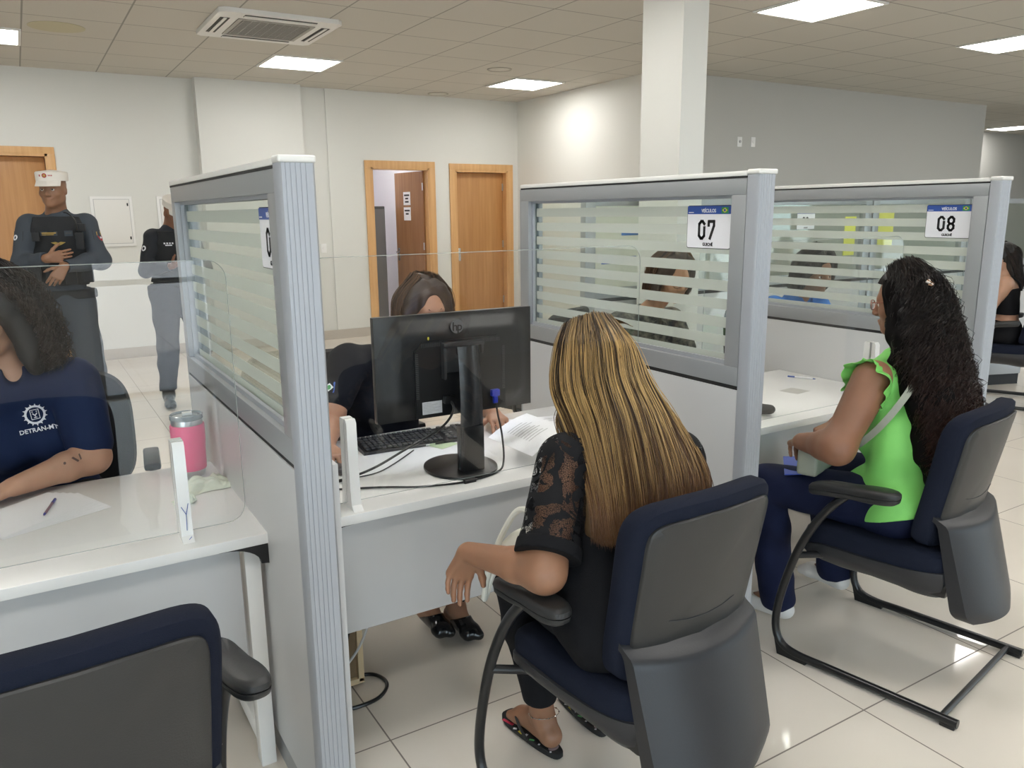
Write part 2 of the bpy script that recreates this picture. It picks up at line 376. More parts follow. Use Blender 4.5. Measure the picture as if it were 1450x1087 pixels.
b = MB(); b.box((-7, YF - .035, .06), (-1, YF - .028, 2.69)); b.box((.33, YF - .035, .03), (2.32, YF - .028, 2.69)); b.box((6.8, YF - .035, 0), (8.4, YF - .028, 2.75)); b.box((11, YF - .035, 0), (16, YF - .028, 2.75)); w1 = b.build('glazing', M_glass, bpy.data.objects['window_1'], world=True)
# outside: pale paving
S('trim_2', grid_mat('outdoor_paving', (.62, .56, .56), (.3, .28, .28), .6, .6, 0, 0, .02, .8), ((-30, -34, -.12), (45, YF - .1, -.02)))

def door(idx, x0, x1, ztop, fw, leafm, angle=0., hinge='r', frame_dark=False):
    """opening x0..x1, frame of width fw round it on the room side"""
    b = MB()
    for a, c in (((x0 - fw, 0), (x0, ztop)), ((x1, 0), (x1 + fw, ztop)), ((x0 - fw, ztop), (x1 + fw, ztop + fw))):
        b.box((a[0], YB - .025, a[1]), (c[0], YB + .0, c[1]), .003)
    for a, c in (((x0, 0), (x0 + .025, ztop)), ((x1 - .025, 0), (x1, ztop)), ((x0, ztop - .025), (x1, ztop))):
        b.box((a[0], YB - .02, a[1]), (c[0], YB + .155, c[1]))
    f = b.build('door_%d' % idx, M_doorf, kind='structure'); 
    w = x1 - x0 - .06
    hx = x1 - .03 if hinge == 'r' else x0 + .03; s = -1 if hinge == 'r' else 1
    mx = Matrix.Translation((hx, YB + .10, 0)) @ Matrix.Rotation(angle * s, 4, 'Z')
    b = MB(); b.box((0, -.018, .01), (s * w, .018, ztop - .03), .003, mx=mx)
    leaf = b.build('leaf', leafm, f, world=True)
    if not angle: MB().box((x0, YB + .155, 0), (x1, YB + .17, ztop)).build('backing', leafm, f, world=True)
    b = MB(); hz = 1.02; lx_ = s * (w - .06)
    for sy in (-1, 1):
        b.box((lx_ - .02, sy * .019 - .003, hz - .09), (lx_ + .02, sy * .019 + .003, hz + .09), .002, mx=mx)
        b.tube([mx @ Vector(p) for p in ((lx_, sy * .02, hz + .03), (lx_, sy * .06, hz + .03), (lx_ - s * .10, sy * .065, hz + .03))], .009, 10)
    b.build('handle', M_chrome, leaf, world=True)
    for z in (.35, 1.15, 1.95):
        b = MB(); b.box((-.004 * s, -.03, z - .05), (s * .012, -.017, z + .05), .001, mx=mx); b.tube([mx @ Vector((0, -.024, z - .05)), mx @ Vector((0, -.024, z + .05))], .007, 8)
        b.build('hinge', M_steel, leaf, world=True)
    return leaf
door(1, -.52, .36, 2.25, .07, M_doorw)
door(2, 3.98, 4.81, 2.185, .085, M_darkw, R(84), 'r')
door(3, 5.20, 6.04, 2.17, .085, M_doorw)
bpy.data.objects['door_1'].children[0]
# notices on the open leaf (its left side faces the hall)
def leaf_pt(d, off, z): 
    a = -R(84); m = Matrix.Translation((4.78, YB + .10, 0)) @ Matrix.Rotation(a, 4, 'Z'); return m @ Vector((-d, off, z))
for i, (zz, lab, rows) in enumerate(((1.80, 'upper white paper notice taped on the open brown door', 3), (1.59, 'lower white paper notice taped on the open brown door', 2))):
    b = MB(); q = [leaf_pt(d, -.0195, z) for d, z in ((.34, zz - .09), (.53, zz - .09), (.53, zz + .09), (.34, zz + .09))]; nrm = (leaf_pt(0, -1, 0) - leaf_pt(0, 0, 0))
    b.prism(q, nrm * .002); p = b.build('paper_notice', M_paper, label=lab, cat='notice')
    b = MB()
    for k in range(rows):
        z = zz + .045 - k * .045; w = (.14, .08, .10)[k]
        b.prism([leaf_pt(d, -.0222, z_) for d, z_ in ((.435 - w / 2, z - .011), (.435 + w / 2, z - .011), (.435 + w / 2, z + .011), (.435 - w / 2, z + .011))], nrm * .0008)
    b.build('printed_lines', M_ink, p, world=True)
# grey cabinet in that room
r_ = root('filing_cabinet', 'tall grey metal cabinet inside the room behind the open door', 'cabinet', (4.36, 11.3, 0))
MB().box((-.3, -.25, 0), (.23, .25, 1.70), .006).build('body', mat('cabinet_grey', (.13, .135, .14), .5), r_)
MB().box((-.29, -.262, .05), (.22, -.25, 1.66), .003).build('door', mat('cabinet_door_grey', (.25, .255, .265), .5), r_)

# ceiling lights
def lamp(ix, iy, label, s=.695, z=HC):
    x0, y0 = ix, iy
    r_ = root('ceiling_light', label, 'ceiling light', (x0 + s / 2, y0 + s / 2, z - .015), group='square panel lights in the tiled ceiling'); h = s / 2
    b = MB()
    for a, c in (((-h, -h), (h, -h + .025)), ((-h, h - .025), (h, h)), ((-h, -h + .025), (-h + .025, h - .025)), ((h - .025, -h + .025), (h, h - .025))): b.box((a[0], a[1], 0), (c[0], c[1], .014))
    b.build('frame', M_cap, r_); MB().box((-h + .025, -h + .025, .004), (h - .025, h - .025, .012)).build('diffuser', M_lamp, r_)
lamp_labels = {(2.305, 8.12): 'glowing square ceiling panel just behind the air conditioner', (5.085, 8.2): 'glowing square ceiling panel nearest the corner above the wooden doors',
    (5.085, 3.995): 'large glowing ceiling panel right of the white column', (7.865, 3.995): 'glowing ceiling panel at the right edge above booth 08', (-.475, 8.05): 'glowing ceiling panel at the far left above the officer'}
for (x, y), l in lamp_labels.items(): lamp(x, y, l)
lamp(16.5, 8.4, 'small distant ceiling light in the recess at far right')
for x in (-3.255, -.475, 2.305, 5.085, 7.865, 10.645, 13.4): lamp(x, -.175, 'square ceiling panel light above the waiting side, out of view')
for x in (.915, 3.695): lamp(x, 1.91, 'unseen ceiling panel added above the counters to brighten the desk tops')  # extra panels between the lamp rows, added to brighten near desks and floor
for x in (-3.255, -.475, 2.305, 11.34,): lamp(x, 3.995, 'square ceiling panel light beyond the counters, out of view')
lamp(3.9, 10.9, 'square ceiling light of the small side room')
# four-way cassette
r_ = root('air_conditioner', 'white four-way cassette air conditioner with slatted square grille in the ceiling', 'air conditioner', (1.94, 6.97, HC - .035)); 
b = MB(); h = .475
b.prism([(x, y, -.0) for x, y in [(-h + .04, -h), (h - .04, -h), (h, -h + .04), (h, h - .04), (h - .04, h), (-h + .04, h), (-h, h - .04), (-h, -h + .04)]], (0, 0, .034)); b.build('panel', M_cap, r_)
b = MB(); M_slot = mat('dark_filter', (.05, .047, .04), .7)
for k in range(26): b.box((-.27, -.265 + k * .0208, -.005), (.27, -.2585 + k * .0208, -.003))
for k in range(9): b.box((-.25 + k * .0625, -.27, -.0048), (-.245 + k * .0625, .27, -.0032))
b.box((-.30, -.30, -.008), (-.27, .30, -.001)); b.box((.27, -.30, -.008), (.30, .30, -.001)); b.box((-.27, -.30, -.008), (.27, -.272, -.001)); b.box((-.27, .275, -.008), (.27, .30, -.001))
g = b.build('grille', mat('grille_beige', (.36, .34, .30), .5), r_); MB().box((-.27, -.272, -.002), (.27, .275, -.0005)).build('filter', M_slot, r_)
for a, c in (((-.43, -.28), (-.36, .28)), ((.36, -.28), (.43, .28)), ((-.28, -.43), (.28, -.36)), ((-.28, .36), (.28, .43))):
    o = MB().box((a[0], a[1], -.003), (c[0], c[1], -.0005)).build('air_slot', M_slot, r_)
    m_ = ((a[0] + c[0]) / 2, (a[1] + c[1]) / 2); hx, hy = (c[0] - a[0]) / 2, (c[1] - a[1]) / 2; k = .35
    MB().box((m_[0] - (hx if hx > hy else hx * k), m_[1] - (hy if hy > hx else hy * k), -.008), (m_[0] + (hx if hx > hy else hx * k), m_[1] + (hy if hy > hx else hy * k), -.0035)).build('louvre', M_cap, o)
# ceiling speakers (round, flush)
M_spk = mat('speaker_mesh', (.42, .40, .34), .8)
for (x, y), l in {(4.65, 7.83): 'round flush ceiling speaker ring left of the corner light panel', (4.86, 9.75): 'round flush ceiling speaker close to the back wall', }.items():
    r_ = root('ceiling_speaker', l, 'ceiling speaker', (x, y, HC - .008)); b = MB()
    for k in range(28):
        a, c = 2 * PI * k / 28, 2 * PI * (k + 1) / 28
        b.prism([(math.cos(t) * q, math.sin(t) * q, 0) for t, q in ((a, .115), (c, .115), (c, .135), (a, .135))], (0, 0, .008))
    b.build('rim', M_spk, r_); MB().lathe([(.112, .003), (.112, .0075)], seg=28).build('mesh_cover', M_ceil if False else mat('speaker_cover', (.60, .58, .52), .8), r_)
MB().lathe([(.21, 0), (.21, .002)], (.467, 7.836, HC - .003), 32, sx=1).build('water_stain', mat('yellow_stain', (.52, .48, .33), .8), label='yellowish round patch on the ceiling tile at upper left', cat='stain')
# electrical panels
def epanel(x0, x1, z0, z1, label):
    r_ = root('electrical_panel', label, 'electrical panel', ((x0 + x1) / 2, YB - .02, z0)); w = (x1 - x0) / 2; h = z1 - z0
    MB().box((-w, 0, 0), (w, .02, h), .004).build('frame', M_white, r_); d = MB().box((-w + .035, -.008, .035), (w - .035, 0, h - .035), .003).build('door', M_cap, r_)
    b = MB(); b.box((-w + .03, -.004, .03), (w - .03, -.001, h - .03)); b.build('gap', M_print, r_)
    for z in (.09, h - .09): MB().box((w - .06, -.013, z - .016), (w - .045, -.008, z + .016)).build('latch', M_blackp, d)
epanel(.71, 1.13, 1.27, 1.815, 'white flush electrical panel between the two uniformed officers')
epanel(1.385, 1.80, 1.27, 1.815, 'white flush electrical panel mostly hidden behind the officer with the phone')
def outlet(x, y, z, label, knob):
    r_ = root('wall_outlet', label, 'wall outlet', (x, y - .008, z - .055)); MB().box((-.037, 0, 0), (.037, .008, .115), .003).build('plate', M_white, r_)
    b = MB(); b.lathe([(.016, 0), (.016, .01)], (0, 0, 0), 16, mx=Matrix.Translation((0, -.008, .06)) @ Matrix.Rotation(R(-90), 4, 'X')); b.build('socket', M_print if not knob else M_white, r_)
outlet(7.53, 7.05, 2.395, 'left white socket of the pair high on the grey far wall', 0)
outlet(7.76, 7.05, 2.40, 'right white socket of the pair high on the grey far wall', 1)
outlet(3.30, YB - 0, 1.17, 'white light switch on the back wall beside booth 06 post', 1)
# ================================================================ partitions
def partition(xr, label, y1=3.15, y0=1.735, top=1.72, foot=True):
    """xr: right face of the aluminium end post"""
    r_ = root('office_partition', label, 'partition', (xr - .04, (y0 + y1) / 2, 0), group='glazed booth partitions'); X0, X1 = -.04, .04; a, c = y0 - (y0 + y1) / 2, y1 - (y0 + y1) / 2
    z0 = 1.03; pa = a + .045
    # end post: ribbed extrusion facing the hall
    b = MB(); P = [(X0, pa), (X0, a + .008), (X0 + .006, a)]
    for k in range(5):
        x = X0 + .014 + k * .011; P += [(x - .001, a), (x, a + .0012), (x + .001, a)]
    P += [(X1 - .006, a), (X1, a + .008), (X1, pa)]
    b.prism([(x, y, 0) for x, y in P], (0, 0, top - .012)); post = b.build('end_post', M_alu, r_)
    MB().box((X0 - .002, a - .004, top - .012), (X1 + .002, pa + .003, top + .004), .006, seg=3).build('post_cap', M_cap, post)
    # lower laminate panel
    b = MB(); b.box((X0 + .002, pa, .09), (X1 + .026, c, z0 - .018), .002); lp = b.build('lower_panel', M_lam, r_)
    MB().box((X0 + .008, pa, .0), (X1 + .02, c, .09)).build('kick_plate', M_alu_d, r_)
    MB().box((X0 + .006, pa, z0 - .018), (X1 - .006, c, z0 - .004)).build('seam', M_black, r_)
    # window frame
    b = MB(); f = .062; zt = top - .022
    for (ya, za), (yb, zb) in (((pa + .003, z0 - .004), (c, z0 + f - .004)), ((pa + .003, zt - f + .01), (c, zt)), ((pa + .003, z0 + f - .004), (pa + .003 + f, zt - f + .01)), ((c - f, z0 + f - .004), (c, zt - f + .01))):
        b.box((X0 + .001, ya, za), (X1 - .001, yb, zb), .002)
    b.build('window_frame', M_alu_d, r_)
    b = MB(); g0, g1, zb_, zt_ = pa + .003 + f, c - f, z0 + f - .004, zt - f + .01        # inner beads
    for s in (X0 + .018, X1 - .03):
        b.box((s, g0, zb_), (s + .012, g1, zb_ + .014)); b.box((s, g0, zt_ - .010), (s + .012, g1, zt_)); b.box((s, g0, zb_ + .014), (s + .012, g0 + .012, zt_ - .01)); b.box((s, g1 - .012, zb_ + .014), (s + .012, g1, zt_ - .01))
    b.build('glazing_bead', M_alu, r_)
    MB().box((-.003, g0, zb_), (.003, g1, zt_)).build('glass_pane', M_glass, r_)
    b = MB(); ztop = zt_ - .002; zc = [1.627 - .0617 * k for k in range(9)]
    for z in zc: b.box((-.0042, g0 + .014, z + .0128), (-.0034, g1 - .014, min(ztop, z + .0128 + .036)))
    b.box((-.0042, g0 + .014, zb_ + .002), (-.0034, g1 - .014, zc[-1] - .0128))
    b.build('frosted_stripes', M_frost, r_)
    MB().box((X0, pa, zt), (X1, c, zt + .006)).build('top_seam', M_black, r_)
    MB().box((X0 - .001, pa + .003, zt + .006), (X1 + .001, c + .003, top), .004).build('top_cap', M_cap, r_)
    MB().box((X0 + .003, c, .0), (X1 - .003, c + .012, zt)).build('rear_strip', M_alu_d, r_)
    return r_
partition(.565, 'nearest glazed grey partition, with the 06 sign and wide ribbed post')
partition(2.055, 'middle glazed grey partition with the 07 sign, behind the long-haired blonde', y0=1.762)
partition(3.55, 'glazed grey partition with the 08 sign behind the woman in green', y0=1.815)

# back row of partitions, running across behind the booths
def back_partition(x0, x1, label, y=4.6):
    r_ = root('rear_partition', label, 'partition', ((x0 + x1) / 2, y, 0), group='rear row of grey partitions'); w = (x1 - x0) / 2; t = 1.685
    b = MB()
    for xa, za, xb, zb in ((-w, 0, -w + .09, t), (w - .09, 0, w, t), (-w + .09, t - .05, w - .09, t), (-w + .09, .98, w - .09, 1.05)): b.box((xa, -.03, za), (xb, .03, zb), .003)
    b.build('frame', M_alu_d, r_); MB().box((-w + .09, -.025, .08), (w - .09, .025, .98)).build('lower_panel', M_lam, r_)
    MB().box((-w + .09, -.003, 1.05), (w - .09, .003, t - .05)).build('glass_pane', M_glass, r_)
    MB().box((-w, -.032, .955), (w, -.026, .98)).build('seam', M_black, r_)
back_partition(3.40, 5.0, 'rear grey partition directly behind booth 08'); back_partition(5.02, 6.62, 'rear grey partition behind booth 09'); back_partition(6.64, 8.2, 'rear grey partition behind the yellow poster'); back_partition(8.22, 9.8, 'rear grey partition above the woman in the black top at far right')
for x, z, w, h, c, l in ((3.95, 1.45, .42, .05, (.10, .25, .62), 'blue strip sticker on the rear glass'), (3.72, 1.25, .32, .05, (.08, .16, .55), 'lower blue strip sticker on the rear glass'),
                      (6.35, 1.36, .15, .34, (.72, .74, .12), 'left yellow poster on the rear glass'), (6.83, 1.42, .30, .40, (.74, .74, .15), 'right yellow poster on the rear glass')):
    MB().box((x - w / 2, 4.587, z - h / 2), (x + w / 2, 4.592, z + h / 2)).build('poster', mat('poster_colour', c, .5), label=l, cat='poster')

# ================================================================ signs
M_sblue = mat('sign_blue', (.03, .085, .36), .4); M_swhite = mat('sign_white', (.80, .80, .84), .4); M_sgreen = mat('flag_green', (.05, .30, .09), .5); M_syel = mat('flag_yellow', (.75, .62, .06), .5)
def digit_mesh(ch, w, h, t):
    """angular plate digits as polylines, drawn as flat strokes in a local x z frame"""
    c = .20 * w + .004
    if ch in '0O': L = [[(0, c), (0, h - c), (c, h), (w - c, h), (w, h - c)], [(w, h - c - .011), (w, c), (w - c, 0), (c, 0), (0, c)]]
    elif ch == '7': L = [[(0, h - .014), (0, h), (w, h), (w, h - .014), (w * .30, 0)]]
    elif ch == '8': L = [[(c, h), (w - c, h), (w, h - c), (w, h * .5 + c), (w - c * .7, h * .5), (w, h * .5 - c), (w, c), (w - c, 0), (c, 0), (0, c), (0, h * .5 - c), (c * .7, h * .5), (0, h * .5 + c), (0, h - c), (c, h)], [(c * .7, h * .5), (w - c * .7, h * .5)]]
    elif ch == '6': L = [[(w, h - c), (w - c, h), (c, h), (0, h - c), (0, c), (c, 0), (w - c, 0), (w, c), (w, h * .5 - c), (w - c, h * .53), (0, h * .53)]]
    else: L = [[(w, h * .47), (c, h * .47), (0, h * .5 + c), (0, h - c), (c, h), (w - c, h), (w, h - c), (w, c), (w - c, 0), (c, 0), (0, c)]]
    return L
def stroke(b, L, fn, t, d):
    for pl in L:
        for i in range(len(pl) - 1):
            a, c = Vector(pl[i] + (0,)), Vector(pl[i + 1] + (0,)); v = (c - a).normalized(); n = Vector((-v.y, v.x, 0)) * t / 2; a -= v * t * .35; c += v * t * .35
            b.prism([fn(p.x, p.y) for p in (a - n, c - n, c + n, a + n)], d)
def sign(num, x, yc, zc, label, w=.205, h=.145, face='x'):
    """plate facing -x; its own right is -y"""
    if face == 'x': fn = lambda u, v, o=0: (x - .003 - o, yc - u, zc + v); d = (-.0006, 0, 0); B = Matrix(((0, 0, -1), (-1, 0, 0), (0, 1, 0)))
    else: fn = lambda u, v, o=0: (x + u, yc - .003 - o, zc + v); d = (0, -.0006, 0); B = Matrix(((1, 0, 0), (0, 0, -1), (0, 1, 0)))
    loc = fn(0, -h / 2); r_ = root('counter_sign', label, 'sign', loc)
    def plate(x0, x1, z0, z1, rad, off, th, name, m):
        b = MB(); b.prism([fn(p[0], p[2], off) for p in rbox(x0, x1, z0, z1, rad)], Vector(d) / .0006 * th); return b.build(name, m, r_, world=True)
    plate(-w / 2, w / 2, -h / 2, h / 2, .009, -.002, .002, 'border', M_ink)
    plate(-w / 2 + .002, w / 2 - .002, -h / 2 + .002, h / 2 - .002, .008, .0, .0006, 'plate', M_swhite)
    hd = plate(-w / 2 + .002, w / 2 - .002, h / 2 - .029, h / 2 - .002, .002, .0007, .0006, 'header', M_sblue)
    b = MB(); dw, dh = .0245, .057
    for i, ch in enumerate(num):
        ox = -.0425 + i * .0445; stroke(b, digit_mesh(ch, dw, dh, .011), lambda u, v: fn(ox + u, -.038 + v, .0007), .0105, d)
    b.build('number', M_ink, r_, world=True)
    def tx(s, u, v, size, m, name, bold, par, sx=1.):
        M4 = B.to_4x4(); M4.translation = fn(u, v, .0015); text_obj(name, s, size, M4, m, par, .0003, bold=bold, sx=sx)
    tx('VEÍCULOS', 0, h / 2 - .0185, .0165, M_swhite, 'header_text', .0004, hd, .9)
    tx('GUICHÊ', 0, -h / 2 + .014, .0145, M_ink, 'caption', .0004, r_, .9)
    b = MB(); u0, v0 = w / 2 - .028, h / 2 - .0165
    b.prism([fn(u0 + p, v0 + q, .0014) for p, q in ((-.015, -.010), (.015, -.010), (.015, .010), (-.015, .010))], d, 0); b.prism([fn(u0 + p, v0 + q, .0021) for p, q in ((-.012, 0), (0, -.008), (.012, 0), (0, .008))], d, 1)
    b.prism([fn(u0 + .0045 * math.cos(t * PI / 6), v0 + .0045 * math.sin(t * PI / 6), .0028) for t in range(12)], d, 2)
    b.build('flag', [M_sgreen, M_syel, M_sblue], hd, world=True)
    b = MB()
    for k, l_ in enumerate((.024,)): b.prism([fn(-w / 2 + .008 + p, h / 2 - .0245 + q, .0014) for p, q in ((0, 0), (l_, 0), (l_, .0025), (0, .0025))], d)
    b.build('small_print', M_swhite, hd, world=True)
sign('06', .509, 1.905, 1.545, 'zero six sign with blue header on the nearest partition, at left')
sign('07', 2.013, 2.003, 1.543, 'zero seven sign with blue header above the blonde woman')
sign('08', 3.505, 2.042, 1.540, 'zero eight sign with blue header above the woman in green')
sign('09', 5.72, 4.57, 1.51, 'distant white number sign seen through the striped 08 glass', w=.23, h=.16, face='y')

# ================================================================ desks
def desk(x0, x1, label, y0=2.10, y1=2.87):
    r_ = root('counter_desk', label, 'desk', ((x0 + x1) / 2, (y0 + y1) / 2, 0), group='white counter desks in the booths'); w = (x1 - x0) / 2; d = (y1 - y0) / 2
    MB().box((-w, -d, .715), (w, d, .745), .003).build('worktop', M_white, r_)
    MB().box((-w + .05, -d + .045, .35), (w - .075, -d + .063, .715), .001).build('modesty_panel', M_lam, r_)
    for s in (-1, 1):
        b = MB(); xx = s * (w - .040); b.box((xx - .022, -d + .05, .0), (xx + .022, -d + .10, .715), .004); b.box((xx - .022, d - .12, 0), (xx + .022, d - .07, .715), .004); b.box((xx - .02, -d + .10, .62), (xx + .02, d - .12, .70), .002); b.box((xx - .02, -d + .1, .06), (xx + .02, d - .12, .12), .002)
        b.build('leg_frame', M_white, r_)
        b = MB(); n = 8; X = s * (w - .001); P = [(X, -d + .004, .714), (X - s * .135, -d + .004, .714)] + [(X - s * (.135 - .11 * math.sin(R(90) * k / n) ** .9), -d + .004, .714 - .055 * (1 - math.cos(R(90) * k / n))) for k in range(1, n + 1)] + [(X, -d + .004, .655)]
        b.prism(P, (0, .02, 0)); b.build('corner_bracket', M_blackp, r_)
    return r_
desk(-.95, .492, 'white desk of booth 06 at the left, under the pink tumbler and paper stack')
desk(.602, 1.966, 'white desk of booth 07 with the big black monitor on it')
desk(2.096, 3.458, 'white desk of booth 08 in front of the woman in green')
desk(3.60, 4.30, 'white desk of the clerk in blue, beyond booth 08', 2.5, 2.95)

# acrylic shields and their white slotted stands
def shield(x0, x1, z0, z1, y, label, rad=.05):
    r_ = root('acrylic_shield', label, 'acrylic screen', ((x0 + x1) / 2, y, z0)); w = (x1 - x0) / 2; h = z1 - z0
    b = MB(); b.prism(rbox(-w, w, 0, h, rad, 6, -.002), (0, .004, 0)); b.build('pane', M_acr, r_)
    b = MB(); P = rbox(-w - .0003, w + .0003, -.0003, h + .0003, rad, 6, 0); b.tube(P + [P[0], P[1]], .0011, 6, cap=False); b.build('polished_edge', M_acredge, r_)
shield(-.93, .455, .76, 1.486, 2.20, 'clear acrylic screen standing in front of the clerk in navy at left')
shield(.66, 1.853, .76, 1.481, 2.17, 'clear acrylic screen standing in front of the black monitor')
shield(2.15, 3.36, .76, 1.478, 2.15, 'clear acrylic screen in front of the woman in green')
def stand(x, y, label, h=.272, w=.03, rz=0.):
    r_ = root('screen_stand', label, 'screen holder', (x, y, .745), rz)
    b = MB(); prof = [(-.052, 0), (-.034, .015), (-.030, .06), (-.026, .16), (-.024, h - .012), (-.016, h), (-.004, h), (-.004, .015), (.004, .015), (.004, h), (.030, h), (.034, h - .01), (.036, .10), (.05, 0)]
    b.prism([(-w / 2, p, q) for p, q in prof], (w, 0, 0)); b.build('block', M_white, r_); return r_
s6 = stand(.292, 2.195, 'white slotted stand holding the screen, beside the pink tumbler')
stand(.757, 2.165, 'white slotted stand holding the screen in front of the keyboard')
stand(3.2, 2.15, 'white slotted stand under the right end of the booth 08 screen')
b = MB()
for L in ([(0, .03), (.002, .075), (-.009, .098)], [(.002, .075), (.009, .105)], [(.001, .006), (.009, .014)]): b.tube([(x, -.055 + (.0215 if z > .02 else .012), z) for x, z in L], .0009, 5)
b.build('pen_scribble', M_sblue, s6)

# ================================================================ things on the desks
# tumbler
r_ = root('tumbler', 'pink insulated tumbler with steel base and clear lid', 'tumbler', (.405, 2.755, .745))
M_pink = mat('pink_coating', (.85, .10, .24), .45, bump=(8, .3))
MB().lathe([(.041, 0), (.044, .004), (.045, .022)], seg=40).build('base', M_steel, r_)
MB().lathe([(.0475, .021), (.050, .024), (.052, .09), (.0545, .128), (.0545, .172), (.053, .176)], seg=40).build('body', M_pink, r_)
MB().lathe([(.049, .175), (.0495, .192), (.049, .194)], seg=40).build('rim', M_steel, r_)
lid = MB().lathe([(.050, .193), (.0525, .195), (.0525, .209), (.049, .211), (.047, .206), (.006, .206), (.001, .206)], seg=40).build('lid', mat('smoke_clear_lid', (.22, .24, .25), .08, coat=1), r_)
MB().box((-.012, -.012, .206), (.018, .012, .216), .003).build('slider', M_cap, lid)
# green-white crumpled tissues
def tissue(x, y, a, label, sx=.1, seed=1):
    rg = random.Random(seed); ph = [rg.uniform(0, 6) for _ in range(6)]
    b = MB()
    def fn(u, v):
        X, Y = (u - .5) * sx, (v - .5) * sx * .8; z = .004 + .013 * abs(math.sin(u * 9 + ph[0] + 2.4 * math.sin(v * 6 + ph[1]))) + .010 * abs(math.sin(v * 12 + ph[2] + u * 7 + 1.5 * math.sin(u * 8))); e = min(u, 1 - u, v, 1 - v)
        z = .0015 + (z * min(1, e * 5)); X += .006 * math.sin(v * 11 + ph[3]); Y += .006 * math.sin(u * 9 + ph[4])
        c, s_ = math.cos(a), math.sin(a); return (x + X * c - Y * s_, y + X * s_ + Y * c, .7455 + z)
    b.grid(fn, 34, 28, thick=.0006); b.build('crumpled_tissue', mat('pale_green_paper', (.74, .78, .66), .8), label=label, cat='tissue', smooth=60)
tissue(.415, 2.60, .2, 'crumpled pale green paper in front of the pink tumbler', .165, 3)
tissue(.335, 2.48, .15, 'flat torn strip of pale paper beside the screen stand', .06, 5)
# papers
def sheet(c, w, h, rz, z, label, cat='paper', lines=None, name='paper_sheet', m=None, curl=0., parent=None, group=None):
    r_ = root(name, label, cat, (c[0], c[1], z), rz, group=group)
    b = MB(); b.grid(lambda u, v: ((u - .5) * w, (v - .5) * h, curl * (u * u + v * v) * .5), 8, 8, thick=.0004); b.build('sheet', m or M_paper, r_)
    if lines:
        b = MB()
        for (u, v, l) in lines: b.box((u, v - .0012, .0006 + curl), (u + l, v + .0012, .0009 + curl))
        b.build('printed_lines', M_print, r_)
    return r_
for k in range(5):
    sheet((-.035 - .010 * k, 2.60 + .006 * k), .30, .215, R(22 + 3.5 * k), .7458 + .0011 * k, ('top', 'second', 'third', 'fourth', 'bottom')[4 - k] + ' sheet of the white paper stack under the pen on the booth 06 desk', group=None)
def pen(a, c, m1, m2, label):
    A, B_ = Vector(a), Vector(c); d = (B_ - A).normalized(); r_ = root('pen', label, 'pen', tuple(A))
    b = MB(); b.tube([A + d * .012, A + d * .105], .0036, 10); b.build('barrel', m1, r_, world=True)
    b = MB(); b.tube([A, A + d * .004, A + d * .014], [.0008, .0022, .0038], 10); b.build('tip', m2, r_, world=True)
    b = MB(); b.tube([A + d * .105, A + d * .14, A + d * .142], [.0045, .0042, .002], 10); b.build('cap', m2, r_, world=True)
M_penblue = mat('pen_blue', (.02, .04, .25), .3); M_penred = mat('pen_barrel', (.20, .10, .13), .3)
pen((-.034, 2.56, .756), (.001, 2.70, .756), M_penred, M_penblue, 'blue pen lying on the white paper stack')
LN = [(-.13 + .0 * k, .085 - .012 * k, .20 + .05 * ((k * 7) % 3 - 1)) for k in range(9)]
sheet((1.70, 2.655), .297, .21, R(-14), .7462, 'printed sheet lying flat on the booth 07 desk', lines=LN)
r_ = root('document', 'white printed page held by the blonde woman over the desk edge', 'paper', (1.50, 2.25, .80))
def page(u, v, o=0.): 
    p0, p1, p2 = Vector((1.37, 2.42, .80)), Vector((1.60, 2.52, .835)), Vector((1.38, 2.14, .80)); return p0 + (p1 - p0) * u + (p2 - p0) * v + Vector((0, 0, .012 * math.sin(u * 3) + o))
b = MB(); b.grid(page, 8, 8, thick=.0004); b.build('sheet', M_paper, r_, world=True)
b = MB()
for k in range(9):
    v = .22 + k * .06; e = .62 + .06 * (k % 3)
    for j in range(6): u0, u1 = .25 + (e - .25) * j / 6, .25 + (e - .25) * (j + 1) / 6; b.prism([page(u0, v, .001), page(u1, v, .001), page(u1, v + .012, .001), page(u0, v + .012, .001)], (0, 0, .0003))
b.build('printed_lines', M_print, r_, world=True)
pen((3.395, 2.585, .749), (3.345, 2.70, .749), M_swhite, M_sblue, 'pen with a blue cap lying on the booth 08 desk')
sheet((3.10, 2.475), .105, .10, R(8), .7455, 'small grey square note on the booth 08 desk', m=mat('grey_note', (.42, .41, .38), .6), cat='note')
# glasses case
sdf_obj('glasses_case', [cap((2.57, 2.28, .772), (2.635, 2.225, .770), .030, .024, n=(0, 0, 1), s=.85), cap((2.55, 2.31, .770), (2.59, 2.27, .772), .022, .028)], .004, mat('black_neoprene', (.012, .012, .013), .75, bump=(300, .3)), smoothit=2)
o = bpy.data.objects['glasses_case']; tag(o, 'black soft glasses case on the front edge of the booth 08 desk', 'glasses case')

# monitor
mon = root('monitor', 'large black monitor seen from behind on the booth 07 desk', 'monitor', (1.20, 2.335, .745), R(-1.5)); M_mon = mat('monitor_shell', (.010, .010, .011), .34, bump=(400, .08)); M_mond = mat('monitor_dark', (.020, .020, .022), .25)
mw, z0, z1 = .2875, .19, .535
b = MB()     # the back shell bulges towards the camera
def back(u, v):
    x = (u - .5) * 2 * mw; z = z0 + (z1 - z0) * v; e = min(u, 1 - u) / .13; g = min(v, 1 - v) / .2; t = min(1, e) * min(1, g); t = t * t * (3 - 2 * t); return (x, -.012 - .026 * t, z)
b.grid(back, 40, 30, thick=0); b.box((-mw, -.0125, z0), (mw, .016, z1), .004); b.build('housing', M_mon, mon)
MB().box((-mw + .012, .0155, z0 + .014), (mw - .012, .0175, z1 - .012)).build('screen', mat('lit_screen', (.02, .03, .05), .1, emit=((.55, .7, 1.), 1.2)), mon)
